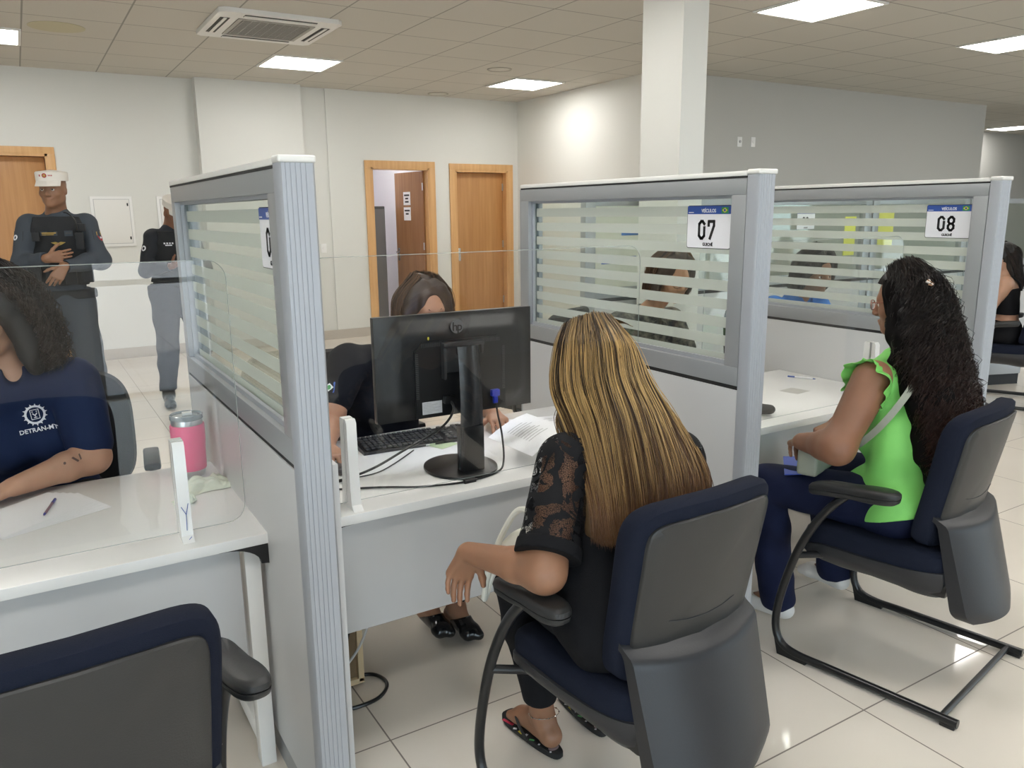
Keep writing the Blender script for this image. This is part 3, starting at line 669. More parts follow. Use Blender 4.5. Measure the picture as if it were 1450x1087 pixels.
b = MB(); n = 0
def raised(x0, x1, za, zb, y, th): 
    P = [(x, y, z) for x, z in ((x0, za), (x1, za), (x1, zb - .03), (x1 - .03, zb), (x0 + .03, zb), (x0, zb - .03))]; return P
b.prism(raised(-.165, .165, z0 + .01, z1 - .085, -.036, 0), (0, -.010, 0)); b.build('electronics_cover', M_mon, mon)
b = MB()
for k in range(46): x = -.142 + k * .0063; b.box((x, -.0478, z1 - .102), (x + .0032, -.0455, z1 - .090))
for s in (-1, 1):
    for k in range(24): z = z1 - .125 - k * .0063; b.box((s * .159 - .005, -.0478, z), (s * .159 + .005, -.0455, z + .0032))
b.build('vent_slots', mat('vent_ridge', (.055, .055, .056), .4), mon)
b = MB(); b.box((-.062, -.062, z0 + .155), (.052, -.046, z0 + .245), .004); b.box((-.074, -.070, z0 + .135), (-.064, -.046, z0 + .25), .003); b.box((-.074, -.074, z0 + .240), (.074, -.05, z0 + .254), .003); b.box((.062, -.070, z0 + .21), (.072, -.05, z0 + .25), .003); b.build('mount_plate', mat('mount_grey', (.034, .034, .036), .3), mon)
b = MB()
def colpath(z): return -.085 - .018 * math.sin(max(0, min(1, z / .45)) * PI)
b.grid(lambda u, v: ((u - .5) * .086 * (1 - .12 * v) + .006, colpath(.012 + v * .43) - .012 * math.sin(u * PI), .012 + v * .42), 10, 24, thick=.028); b.box((-.025, -.09, .40), (.037, -.05, .432), .006); b.build('stand_neck', M_mond, mon)
b = MB(); b.box((-.033, -.118, .0), (.045, -.06, .17), .01); b.build('stand_foot', M_blackp, mon)
MB().lathe([(.120, 0), (.124, .004), (.123, .010), (.095, .016), (.03, .018)], (0, -.02, 0), 48, sx=1, sy=1.12).build('base', M_blackp, mon)
b = MB(); b.lathe([(.0235, 0), (.0235, .0015)], seg=36, mx=Matrix.Translation((-.01, -.0385, z1 - .043)) @ Matrix.Rotation(R(90), 4, 'X')); lg = b.build('logo_disc', mat('logo_grey', (.20, .20, .205), .22, .2), mon)
M4 = Matrix(((1, 0, 0), (0, 0, -1), (0, 1, 0))).to_4x4(); rm = Matrix.Translation(mon.location) @ mon.rotation_euler.to_matrix().to_4x4()
M4.translation = (-.009, -.0402, z1 - .045); t = text_obj('logo_text', 'hp', .040, rm @ M4 @ Matrix.Shear('XY', 4, (.0, 0)), mat('logo_black', (.008, .008, .009), .4), lg, .0003, bold=.0006, spacing=.85)
b = MB(); b.box((-.145, -.0475, z0 + .022), (-.075, -.046, z0 + .063)); lb = b.build('rating_label', mat('label_white', (.62, .62, .65), .5), mon)
b = MB()
for k in range(7): b.box((-.141, -.0482, z0 + .026 + k * .0052), (-.141 + (.03, .055, .04, .06, .035, .05, .028)[k], -.0476, z0 + .0275 + k * .0052))
b.build('label_lines', M_print, lb)
b = MB(); b.box((-.072, -.066, z0 + .052), (-.036, -.046, z0 + .078), .003); b.build('power_plug', M_blackp, mon)
b = MB(); b.box((.105, -.064, z0 + .055), (.135, -.046, z0 + .078), .003); b.box((.112, -.062, z0 + .030), (.128, -.05, z0 + .055), .003); b.build('video_plug', mat('plug_blue', (.02, .04, .45), .35), mon)
MB().box((.235, -.0175, z0 + .095), (.247, -.0155, z0 + .107)).build('small_sticker', M_print, mon)
sdf_obj('paint_speck', [ell((1.085, 2.297, 1.205), (.004, .0015, .006), k=0)], .0012, M_syel, mon)
def cable(pts, r, label, m=None, extra=None, name='cable'):
    P = bez(pts, 10); b = MB(); b.tube(P, r, 8); r_ = root(name, label, 'cable', tuple(Vector(P[-1]))); b.build('cord', m or M_blackp, r_, world=True)
    if extra: 
        i = int(len(P) * extra); a = P[i]; d = (P[i + 1] - P[i - 1]).normalized(); b = MB(); b.tube([a - d * .022, a - d * .02, a + d * .02, a + d * .022], [.004, .009, .009, .004], 12); b.build('ferrite_bead', M_blackp, r_, world=True)
cable([(1.148, 2.277, 1.0), (1.150, 2.26, .965), (1.12, 2.30, .90), (1.02, 2.36, .83), (.90, 2.38, .775), (.78, 2.40, .750), (.66, 2.44, .750), (.625, 2.47, .750)], .0042, 'black power cord from the monitor to the left of the desk')
cable([(1.315, 2.265, .968), (1.318, 2.26, .93), (1.322, 2.24, .86), (1.315, 2.22, .775), (1.27, 2.19, .751), (1.14, 2.165, .750), (1.0, 2.20, .750), (.88, 2.27, .750), (.74, 2.33, .750), (.64, 2.36, .750)], .0034, 'black video cable with a ferrite bead curling along the desk edge', extra=.54)
cable([(1.14, 2.57, .752), (1.02, 2.47, .749), (.93, 2.41, .749), (.84, 2.40, .749), (.74, 2.38, .749), (.65, 2.38, .749)], .0022, 'thin black keyboard cord running to the left across the desk')
# keyboard
kb = root('keyboard', 'black keyboard behind the monitor stand on the booth 07 desk', 'keyboard', (1.20, 2.68, .745), R(-4))
b = MB(); b.prism([(-.225, -.068, 0), (-.225, -.072, .012), (-.225, .072, .024), (-.225, .074, 0)], (.45, 0, 0)); b.build('body', M_blackp, kb)
b = MB(); M_key = mat('key_black', (.03, .03, .032), .35)
for j in range(6):
    for i in range(21):
        if i in (15, 18) : continue
        x = -.214 + i * .0203; y = -.06 + j * .0222 + (.004 if j == 5 else 0); z = .0135 + j * .0018; b.box((x, y, z), (x + .0168, y + .0185, z + .0085), .002, seg=1)
b.build('keys', M_key, kb)
MB().box((.012, -.074, .003), (.05, -.070, .010)).build('badge', M_chrome, kb)
ms = root('mouse', 'dark mouse under the seated clerk\'s hand beside the partition', 'mouse', (.835, 2.50, .745), R(-15))
sdf_obj('body', [cap((.835 - .004, 2.475, .757), (.835 + .004, 2.53, .758), .026, .024, n=(0, 0, 1), s=.62)], .004, mat('mouse_grey', (.05, .05, .055), .3), ms)
sheet((1.27, 2.60), .09, .09, R(20), .7465, 'small green edged banknote-like slip behind the monitor base', m=mat('green_slip', (.45, .55, .32), .7), cat='paper slip')
# wooden box under the desk 07 with cables
wb = root('wooden_box', 'small pale wooden cable box on the floor under the booth 07 desk', 'wooden box', (.735, 2.48, 0)); M_ply = wood_mat('pine', (.60, .46, .27), (.70, .56, .36), .6); M_plyd = wood_mat('dark_ply', (.20, .14, .075), (.26, .18, .10), .7)
b = MB(); b.box((.085, -.10, .02), (.105, -.07, .42), .002); b.box((.085, .12, .02), (.105, .15, .42), .002); b.box((-.10, -.10, .015), (.105, .15, .035), .002); b.build('frame', M_ply, wb)
b = MB(); b.box((-.10, -.085, .035), (.085, -.075, .40)); b.box((-.10, .12, .035), (.085, .13, .40)); b.box((-.10, -.085, .40), (.105, .15, .415)); b.build('panels', M_plyd, wb)
cable([(.87, 2.33, .50), (.865, 2.32, .35), (.81, 2.30, .22), (.74, 2.30, .14), (.66, 2.30, .10)], .0045, 'light grey cable hanging in front of the wooden box', mat('grey_cable', (.55, .55, .54), .4))
cable([(.80, 2.34, .50), (.79, 2.335, .3), (.745, 2.33, .16), (.68, 2.33, .10)], .004, 'black cable hanging beside the grey one under the desk')
cable([(.66, 2.36, .012), (.72, 2.28, .008), (.84, 2.275, .008), (.905, 2.34, .008), (.885, 2.42, .008), (.80, 2.45, .008)], .0065, 'black cable looping on the floor around the wooden box')
# ================================================================ chairs
M_navy = mat('navy_fabric', (.0085, .0115, .024), .9, spec=.2, bump=(500, .35))
M_shell = mat('chair_shell', (.026, .026, .026), .42, bump=(350, .10)); M_shell2 = mat('chair_shell_lower', (.019, .020, .024), .40, bump=(350, .10))
M_tube = mat('black_tube', (.012, .012, .013), .28); M_pad = mat('armrest_rubber', (.020, .0205, .0215), .45, bump=(300, .12))
def slab(b, out, rings, mp, mi=0):
    """out: outline (u,v) round its centre; rings: (inset, w); mp(u,v,w) -> xyz. closed on both ends"""
    n = len(out); cu = sum(p[0] for p in out) / n; cv = sum(p[1] for p in out) / n; vs = []; 
    for ins, w in rings:
        for (u, v) in out:
            du, dv = u - cu, v - cv; l = math.hypot(du, dv); k = max(0., 1 - ins / l); vs.append(mp(cu + du * k, cv + dv * k, w))
    fs = [[i * n + k, i * n + (k + 1) % n, (i + 1) * n + (k + 1) % n, (i + 1) * n + k] for i in range(len(rings) - 1) for k in range(n)]
    c0 = len(vs); vs += [mp(cu, cv, rings[0][1]), mp(cu, cv, rings[-1][1])]
    fs += [[c0, (k + 1) % n, k] for k in range(n)] + [[c0 + 1, (len(rings) - 1) * n + k, (len(rings) - 1) * n + (k + 1) % n] for k in range(n)]
    b._add([Vector(v) for v in vs], fs, mi, True)
def superell(a, bb, e=4., n=56, tx=lambda u, v: (u, v)):
    P = []
    for k in range(n):
        t = 2 * PI * k / n; c, s = math.cos(t), math.sin(t); P.append(tx(math.copysign(abs(c) ** (2 / e), c) * a, math.copysign(abs(s) ** (2 / e), s) * bb))
    return P
def yb(x, z): return -.158 - .085 * max(0, (z - .55) / .42) ** .9 + .045 * (x / .23) ** 2       # rear face of the back cushion
def make_chair(label, loc, rz, arms=True, group='blue and grey cantilever visitor chairs'):
    r_ = root('visitor_chair', label, 'chair', (*loc, 0), rz, group=group)
    # seat cushion and pan
    zs = lambda x, y: .008 * (x / .24) ** 2 + (-.035 * max(0, (y - .17) / .14) ** 2) + .012 * max(0, (-y - .05) / .2)
    out = superell(.243, .262, 5., tx=lambda u, v: (u * (1 - .06 * (v < 0) * abs(v) / .26), v + .055))
    b = MB(); slab(b, out, [(.02, 0), (.002, .006), (0, .02), (0, .05), (.008, .066), (.022, .074), (.05, .079), (.10, .077), (.16, .074)], lambda u, v, w: (u, v, .428 + w + zs(u, v))); b.build('seat', M_navy, r_)
    out2 = superell(.250, .268, 5., tx=lambda u, v: (u * (1 - .10 * (v < 0) * abs(v) / .26), v + .05))
    b = MB(); slab(b, out2, [(.13, -.075), (.10, -.072), (.05, -.05), (.012, -.018), (0, .0), (0, .022), (.01, .026), (.1, .026)], lambda u, v, w: (u, v, .412 + w + zs(u, v) * (1 if w > -.03 else .4) - .030 * (1 if w < -.01 else 0) * max(0, -v) / .2)); b.build('seat_shell', M_shell2, r_)
    # back cushion
    def bo(a, zlo, zhi, taper, e=7.):
        c = (zlo + zhi) / 2; h = (zhi - zlo) / 2; return superell(a, h, e, tx=lambda u, v: (u * (1 - taper * (1 - v / h) / 2), c + v + (.012 * (1 - (u / a) ** 2) if v > 0 else 0)))
    b = MB(); slab(b, bo(.229, .51, .972, .07), [(.03, -.004), (.008, 0), (0, .012), (0, .045), (.008, .058), (.03, .066), (.07, .068), (.12, .062)], lambda u, v, w: (u, yb(u, v) + w, v)); b.build('backrest', M_navy, r_)
    # rear panel
    b = MB(); slab(b, [(u, v) for u, v in bo(.199, .59, .936, .04, 10.)], [(.08, .0), (.0, .0), (0, -.010), (.004, -.0135), (.03, -.014), (.1, -.014)], lambda u, v, w: (u, yb(u, v) + w, v)); p = b.build('back_panel', M_shell, r_)
    b = MB(); b.tube([(.11 * t, yb(.11 * t, .672 + .012 * t * t) - .0136, .672 + .012 * t * t) for t in [k / 8 - 1 for k in range(17)]], .0016, 6); b.build('panel_crease', M_shell2, p)
    # lower shell
    def sh(u, v, o=0.):
        hw = .212 - .018 * v - .040 * max(0, (v - .86) / .14) ** 2; tt = 2 * u - 1; x = math.copysign(min(1, abs(tt) / .90), tt) * hw; s = min(1, abs(tt) / .90) ** 2; fl = max(0, (abs(tt) - .90) / .10); e = min(1, v / .10); e = e * e * (3 - 2 * e)
        z = .625 - .335 * v + .014 * s * (1 - v); y = -.182 - .040 * e - .095 * v + .048 * s + fl * (.030 + .022 * v)
        return (x, y, z)
    b = MB(); b.grid(sh, 40, 26, thick=-.012); b.build('lower_shell', M_shell2, r_)
    b = MB()
    if 0: b.tube(bez([(s * .210, -.120, .66), (s * .212, -.140, .60), (s * .206, -.176, .50), (s * .199, -.210, .39), (s * .190, -.228, .31)], 5), .009, 8)
    b.box((-.19, -.19, .36), (.19, -.12, .42), .01); b.build('shell_edge', M_blackp, r_)
    # tube frame
    def side(s):
        x = s * .305
        return bez([(x, -.305, .021), (x, -.1, .021), (x, .12, .021), (x, .235, .021), (x, .30, .04), (x, .328, .095), (x, .326, .18), (x, .300, .30), (x, .262, .42), (x, .215, .52), (x, .16, .605), (x * .985, .10, .672)], 6)
    b = MB(); [b.tube(side(s), .0145, 14) for s in (-1, 1)]
    b.tube([(-.305, -.255, .024), (.305, -.255, .024)], .010, 10)
    for s in (-1, 1): b.tube([(s * .305, .268, .40), (s * .25, .235, .395), (s * .16, .19, .385)], .0125, 10)
    b.tube([(-.2, .19, .385), (.2, .19, .385)], .012, 10); b.build('tube_frame', M_tube, r_)
    for s in (-1, 1):
        b = MB(); b.prism([(s * .305 - .013, .20, .0), (s * .305 - .013, .31, 0), (s * .305 - .013, .325, .06), (s * .305 - .013, .25, .022), (s * .305 - .013, .20, .012)], (.026, 0, 0)); b.build('foot_glide', M_blackp, r_)
        b = MB(); b.box((s * .305 - .013, -.30, 0), (s * .305 + .013, -.255, .014), .003); b.build('rubber_foot', M_blackp, r_)
    # arm pads
    for s in (-1, 1):
        out = []
        for k in range(40):
            t = 2 * PI * k / 40; v = math.cos(t); u = math.sin(t); out.append((math.copysign(abs(u) ** .75, u) * (.036 - .010 * v), math.copysign(abs(v) ** .7, v) * .155))
        def mp(u, v, w, s=s): return (s * (.300 - .012 * (v < 0) * v / .15) + u, .085 + v, .676 + w - .018 * (v / .155) - .03 * max(0, v / .155 - .55) ** 1.5)
        b = MB(); slab(b, out, [(.03, -.014), (.012, -.014), (.003, -.008), (.0, .002), (0, .004)], mp, 0); slab(b, out, [(.002, .005), (-.001, .008), (0, .020), (.008, .027), (.02, .030)], mp, 0); b.build('armrest', M_pad, r_)
    return r_
ch8 = make_chair('blue visitor chair with the woman in green seated in it', (2.57, 1.51), R(10))
def another(label, loc, rz):
    c = copy_tree(ch8); c.location = (*loc, 0); c.rotation_euler = (0, 0, rz); c['label'] = label; return c
ch7 = another('blue visitor chair with the long-haired blonde woman seated in it', (1.262, 1.428), R(3))
ch6 = another('empty blue visitor chair cut off by the lower left corner of the photo', (-.022, 1.475), R(4))
ch9 = another('visitor chair under the woman in the black top at the far right', (6.90, 3.40), R(24))
# office chairs of the clerks (mesh-less black backs)
M_offb = mat('office_chair_black', (.012, .012, .013), .7, bump=(400, .3))
def office_chair(label, loc, rz, m=M_offb, h=1.0):
    r_ = root('office_chair', label, 'chair', (*loc, 0), rz, group='black swivel chairs of the clerks')
    b = MB(); slab(b, superell(.24, .24, 4.), [(.06, 0), (.01, .01), (0, .03), (.01, .055), (.05, .065)], lambda u, v, w: (u, v + .02, .44 + w)); b.build('seat', m, r_)
    yo = lambda x, z: -.235 + .08 * (x / .23) ** 2 - .10 * (z - .6)
    b = MB(); slab(b, superell(.225, .24, 3.6, tx=lambda u, v: (u, h - .24 + v)), [(.05, 0), (.01, .006), (0, .02), (.01, .045), (.05, .055), (.12, .052)], lambda u, v, w: (u, yo(u, v) + w, v)); b.build('backrest', m, r_)
    b = MB(); b.tube(bez([(0, -.05, .42), (0, -.24, .44), (0, -.29, .55), (0, -.27, .75)], 6), .02, 10); b.build('back_support', M_blackp, r_)
    b = MB(); b.tube([(0, 0, .08), (0, 0, .43)], .028, 14); b.build('gas_column', M_tube, r_)
    for k in range(5):
        a = 2 * PI * k / 5 + .3; b = MB(); b.tube([(0, 0, .10), (.14 * math.cos(a), .14 * math.sin(a), .095), (.28 * math.cos(a), .28 * math.sin(a), .065)], [.026, .02, .014], 8); b.lathe([(.024, -.011), (.027, -.006), (.027, .006), (.024, .011)], seg=16, mx=Matrix.Translation((.28 * math.cos(a), .28 * math.sin(a), .0275)) @ Matrix.Rotation(R(90), 4, 'X')); b.build('leg', M_blackp, r_)
    for s in (-1, 1):
        b = MB(); b.tube(bez([(s * .2, 0, .45), (s * .27, 0, .46), (s * .275, 0, .60), (s * .275, .02, .66)], 5), .013, 8); b.box((s * .275 - .03, -.12, .655), (s * .275 + .03, .13, .685), .012); b.build('armrest', M_blackp, r_)
    return r_
office_chair('black office chair behind the clerk hidden by the monitor', (1.14, 3.23), R(186))
office_chair('black office chair of the clerk in the navy polo shirt', (.07, 3.32), R(174))
office_chair('black office chair of the clerk seen through the 07 glass', (2.72, 3.35), R(176))
office_chair('black office chair of the clerk in blue seen through the 08 glass', (3.98, 3.40), R(176))
office_chair('empty black office chair standing beyond the booth 07 desk, seen through the striped 07 glass', (2.62, 3.95), R(20), h=1.06)
# ================================================================ people
nv = lambda v: V3(v) / max(np.linalg.norm(V3(v)), 1e-9)
def lerp(a, b, t): return V3(a) * (1 - t) + V3(b) * t
def axes(J):
    r = nv(V3(J['SR']) - V3(J['SL'])); u = nv(V3(J['N']) - V3(J['P'])); f = nv(np.cross(u, r)); return r, u, f
def torso(J, inf=0., g=1., bust=0., sh=1.):
    r, u, f = axes(J); P, C, N = V3(J['P']), V3(J['C']), V3(J['N']); fl = dict(n=f, s=.78)
    rh = nv(V3(J['HR']) - V3(J['HL'])); W = lerp(P, C, .5); U = lerp(C, N, .45)
    o = [cap(P - rh * .075 * g, P + rh * .075 * g, .105 * g + inf, k=.05, n=nv(np.cross(u, rh)), s=.92), cap(W - r * .050 * g, W + r * .050 * g, .100 * g + inf, k=.06, **fl),
         cap(C - r * .062 * g, C + r * .062 * g, .104 * g + inf, k=.06, **fl), cap(U - r * .085 * sh, U + r * .085 * sh, .082 * sh + inf, k=.05, **fl),
         cap(lerp(J['SL'], J['SR'], .06), lerp(J['SL'], J['SR'], .94), .050 + inf, k=.05), cap(U, N, .085 + inf, .058 + inf, k=.05)]
    if bust:
        for s in (-1, 1): o.append(ell(C + r * s * .075 + f * (.075 * g) + u * .01, (.062 + inf, .062 + inf, .065 + inf), k=.045))
    return o
def arm(J, s, inf=0., g=1., up=1., to='W', hem=0.):
    S, E, W = V3(J['S' + s]), V3(J['E' + s]), V3(J['W' + s]); o = []
    o.append(cap(S, lerp(S, E, up), .055 * g + inf, (.043 * g + inf) * up + (.055 * g + inf) * (1 - up) + hem, k=.03))
    if to == 'W':
        M = lerp(E, W, .35); o += [cap(E, M, .0425 * g + inf, .041 * g + inf, k=.04), cap(M, W, .040 * g + inf, .0255 * g + inf, k=.015)]
    return o
def leg(J, s, inf=0., g=1., flare=0., foot=True):
    Hp, K, A = V3(J['H' + s]), V3(J['K' + s]), V3(J['A' + s]); M = lerp(K, A, .35)
    return [cap(Hp, K, .088 * g + inf, .060 * g + inf, k=.05), cap(K, M, .056 * g + inf, .055 * g + inf, k=.025), cap(M, A, .054 * g + inf, .036 * g + inf + flare, k=.02)]
def foot(A, d, L=.24, inf=0., k=.015):
    """A ankle, d horizontal direction of the toes"""
    A = V3(A); d = nv(d); zf = A[2] - .075; s = nv(np.cross(d, (0, 0, 1))); heel = np.array([*(A[:2] - d[:2] * .035), zf + .033])
    ball = heel + d * (L * .62); ball[2] = zf + .024; toe = heel + d * (L - .06); toe[2] = zf + .017
    return [cap(A, heel, .033 + inf, .031 + inf, k=k), cap(heel, ball, .031 + inf, .026 + inf, k=k), cap(A + d * .02, ball, .030 + inf, .022 + inf, k=.02), cap(ball - s * .018, toe - s * .022, .020 + inf, .015 + inf, k=k), cap(ball + s * .018, toe + s * .018 - d * .018, .019 + inf, .013 + inf, k=k)]
def hand(W, d, pn, t, curl=(25, 25, 20), spread=.0205, k=.0035, thumb=(.75, .6, .25), sc=1., r=.0083, rel=(0, 4, 9, 16)):
    """W wrist, d fingers, pn palm normal, t thumb side"""
    W = V3(W); d = nv(d); t = nv(V3(t) - d * (V3(t) @ d)); pn = nv(V3(pn) - d * (V3(pn) @ d) - t * (V3(pn) @ t)); o = []
    L = (.068, .076, .070, .055); off = (1.5, .5, -.5, -1.5); mc = (.086, .088, .084, .078)
    for i in range(4):
        b = W + (t * off[i] * spread + d * mc[i]) * sc; o.append(cap(W + t * off[i] * .010 * sc, b, .0145 * sc, .0115 * sc, k=.012))
    for i in range(4):
        p = W + (t * off[i] * spread + d * mc[i]) * sc; a = 0; q = r * (.88 if i == 3 else 1) * sc
        for j, fr in enumerate((.46, .30, .24)):
            a += R(curl[j] + rel[i] * (1 if j == 0 else .5)); dd = d * math.cos(a) + pn * math.sin(a) + t * off[i] * .03; e = p + nv(dd) * L[i] * fr * sc; o.append(cap(p, e, q * (1.08 - .08 * j), q * (1. - .08 * j), k=k)); p = e
    p = W + (t * .018 + d * .018 + pn * .004) * sc; dd = nv(t * thumb[0] + d * thumb[1] + pn * thumb[2])
    for L_, ra, rb in ((.042, .0145, .0115), (.030, .0108, .0098), (.024, .0098, .0078)):
        e = p + dd * L_ * sc; o.append(cap(p, e, ra * sc, rb * sc, k=.006)); p = e; dd = nv(dd + d * .35 + pn * .12)
    return o
def headax(fd, up=(0, 0, 1)):
    f = nv(fd); r = nv(np.cross(f, up)); u = np.cross(r, f); return r, f, u
def head(c, fd, up=(0, 0, 1), sc=1., N=None, female=True, smile=False):
    r, f, u = headax(fd, up); M = np.stack([r, f, u], 1); c = V3(c); q = lambda x, y, z: c + (r * x + f * y + u * z) * sc; S = lambda *v: tuple(a * sc for a in v)
    o = [ell(q(0, -.012, .035), S(.076, .096, .086), M, k=.01), ell(q(0, .022, -.028), S(.060, .066, .082), M, k=.03), cap(q(-.046, .0, -.055), q(-.012, .062, -.092), .020 * sc, .018 * sc, k=.03), cap(q(.046, .0, -.055), q(.012, .062, -.092), .020 * sc, .018 * sc, k=.03),
         cap(q(-.034, .070, .020), q(.034, .070, .020), .014 * sc, k=.02), ell(q(-.040, .055, -.026), S(.022, .022, .022), M, k=.02), ell(q(.040, .055, -.026), S(.022, .022, .022), M, k=.02)]
    for s in (-1, 1): o.append(ell(q(s * .031, .094, .002), S(.016, .014, .0115), M, k=.010, op='s'))
    o += [cap(q(0, .086, .006), q(0, .104, -.030), .0075 * sc, .0115 * sc, k=.012), ell(q(-.012, .094, -.036), S(.009, .010, .007), M, k=.006), ell(q(.012, .094, -.036), S(.009, .010, .007), M, k=.006)]
    w = .027 if smile else .022
    o += [cap(q(-w, .078, -.060 + (.006 if smile else 0)), q(0, .090, -.0615), .0045 * sc, .006 * sc, k=.005), cap(q(w, .078, -.060 + (.006 if smile else 0)), q(0, .090, -.0615), .0045 * sc, .006 * sc, k=.005), cap(q(-.012, .084, -.071), q(.012, .084, -.071), .006 * sc, k=.006)]
    for s in (-1, 1): o += [ell(q(s * .076, -.008, -.004), S(.009, .017, .030), M, k=.006), ell(q(s * .084, -.004, .002), S(.006, .009, .016), M, k=.004, op='s')]
    if N is not None: o.append(cap(q(0, -.022, -.055), N, (.050 if female else .058) * sc, (.052 if female else .064) * sc, k=.03))
    return o, q, M
def eyes(parent, q, M, sc=1., iris=(.06, .03, .015)):
    for s in (-1, 1):
        P = [ell(q(s * .031, .0730, .001), (.0115 * sc, .0115 * sc, .0115 * sc), k=0), ell(q(s * .031, .079, .0125), (.02, .02, .008), M, k=0, op='s')]
        mf = lambda C, s=s: (np.linalg.norm(C - q(s * .031, .0845, .001), axis=1) < .0062 * sc)
        sdf_obj('eye', P, .0015, [M_eye, mat('iris', iris, .15)], parent, matfn=mf)
M_eye = mat('eye_white', (.75, .72, .68), .15)
def skin(name, c): return mat(name, c, .48, sss=.12, vary=(9, tuple(x * .86 for x in c)), bump=(220, .06))
M_lip = mat('lips', (.30, .09, .07), .4); M_brow = mat('brow_hair', (.02, .012, .009), .8); M_nail = mat('red_nail', (.45, .03, .05), .2)
def brows(parent, q, m=None, lift=0., sc=1.):
    for s in (-1, 1): b = MB(); b.tube([Vector(q(s * x, y, z + lift)) for x, y, z in ((.014, .0865, .020), (.028, .085, .026), (.046, .071, .021))], [.0028 * sc, .0032 * sc, .0012 * sc], 6); b.build('eyebrow', m or M_brow, parent, world=True)
def figure_mat(o): pass
def glasses(label, q, m, lensm=None, w=.052, sc=1., cat='eyeglasses', z0=.0):
    r_ = root('eyeglasses', label, cat, tuple(q(0, .10, z0)))
    b = MB()
    for s in (-1, 1):
        P = [Vector(q(s * (.033 + .0235 * math.copysign(abs(math.cos(t)) ** .8, math.cos(t))), .103 - .004 * abs(math.cos(t)), z0 - .003 + .018 * math.copysign(abs(math.sin(t)) ** .8, math.sin(t)))) for t in [2 * PI * k / 28 for k in range(29)]]
        b.tube(P, .0015, 6, cap=False); b.tube([Vector(q(s * x, y, z0 + z)) for x, y, z in ((.057, .098, .006), (.072, .085, .007), (.079, .03, .006), (.082, -.01, .004), (.081, -.025, -.012))], .0016, 6)
    b.tube([Vector(q(x, .106, z0 + .004)) for x in (-.01, 0, .01)], .0015, 6); b.build('frame', m, r_, world=True)
    b = MB()
    for s in (-1, 1): b.prism([Vector(q(s * (.033 + .022 * math.cos(t)), .1025, z0 - .003 + .0165 * math.sin(t))) for t in [2 * PI * k / 20 for k in range(20)]], Vector(q(0, .0008, 0)) - Vector(q(0, 0, 0)))
    b.build('lens', M_acr, r_, world=True); return r_
# ---- hair as strands
def hair_mat(name, dark, light, tip, mid=.5, rough=.34):
    """colour by two stored numbers per strand: a = strand tone, b = place along it"""
    m = bpy.data.materials.new(name); m.use_nodes = True; nt = m.node_tree; b = nt.nodes['Principled BSDF']
    at = nt.nodes.new('ShaderNodeAttribute'); at.attribute_name = 'strand'; sp = nt.nodes.new('ShaderNodeSeparateColor'); nt.links.new(at.outputs['Color'], sp.inputs[0])
    cr = nt.nodes.new('ShaderNodeValToRGB'); e = cr.color_ramp.elements; e[0].position = .25; e[1].position = .78; e[0].color = (*dark, 1); e[1].color = (*light, 1)
    nt.links.new(sp.outputs[0], cr.inputs[0]); mx = nt.nodes.new('ShaderNodeMix'); mx.data_type = 'RGBA'; nt.links.new(sp.outputs[1], mx.inputs[0]); nt.links.new(cr.outputs[0], mx.inputs[6]); mx.inputs[7].default_value = (*tip, 1)
    nt.links.new(mx.outputs[2], b.inputs['Base Color']); mr = nt.nodes.new('ShaderNodeMix'); mr.data_type = 'RGBA'; nt.links.new(sp.outputs[2], mr.inputs[0]); nt.links.new(mx.outputs[2], mr.inputs[6]); mr.inputs[7].default_value = (*dark, 1); nt.links.new(mr.outputs[2], b.inputs['Base Color'])
    b.inputs['Roughness'].default_value = rough; b.inputs['Specular IOR Level'].default_value = .3; b.inputs['Anisotropic'].default_value = .5
    return m
def strands(name, curves, tones, tipf, m, parent, r=.0011, seg=3, label=None, rootf=None):
    """curves: list of (n,3) arrays"""
    n = len(curves[0]); K = len(curves); C = np.array(curves); T = np.gradient(C, axis=1); T /= np.maximum(np.linalg.norm(T, axis=2, keepdims=True), 1e-9)
    ref = np.zeros_like(T); ref[..., 0] = .37; ref[..., 1] = .8; ref[..., 2] = .45; U = np.cross(T, ref); U /= np.maximum(np.linalg.norm(U, axis=2, keepdims=True), 1e-9); W = np.cross(T, U)
    taper = np.ones(n); taper[-3:] = (.8, .5, .15); rr = (r * taper)[None, :, None]
    V = np.stack([C + rr * (U * math.cos(2 * PI * k / seg) + W * math.sin(2 * PI * k / seg)) for k in range(seg)], 2)      # K,n,seg,3
    base = (np.arange(K)[:, None, None] * n + np.arange(n - 1)[None, :, None]) * seg; k = np.arange(seg)[None, None, :]; k2 = (k + 1) % seg
    Q = np.stack([base + k, base + k2, base + seg + k2, base + seg + k], -1).reshape(-1, 4)
    me = bpy.data.meshes.new(name); V = V.reshape(-1, 3); me.vertices.add(len(V)); me.vertices.foreach_set('co', V.astype(np.float32).ravel()); me.loops.add(len(Q) * 4); me.loops.foreach_set('vertex_index', Q.astype(np.int32).ravel())
    me.polygons.add(len(Q)); me.polygons.foreach_set('loop_start', (np.arange(len(Q)) * 4).astype(np.int32)); me.update(calc_edges=True); me.polygons.foreach_set('use_smooth', np.ones(len(Q), bool))
    a = me.color_attributes.new('strand', 'FLOAT_COLOR', 'POINT'); col = np.ones((K, n, seg, 4), np.float32); col[..., 0] = np.array(tones)[:, None, None]; col[..., 1] = tipf(np.linspace(0, 1, n))[None, :, None]; col[..., 2] = (rootf(np.linspace(0, 1, n)) if rootf else np.zeros(n))[None, :, None]; a.data.foreach_set('color', col.ravel())
    o = finish(name, me, m, parent, world=True); return tag(o, label)
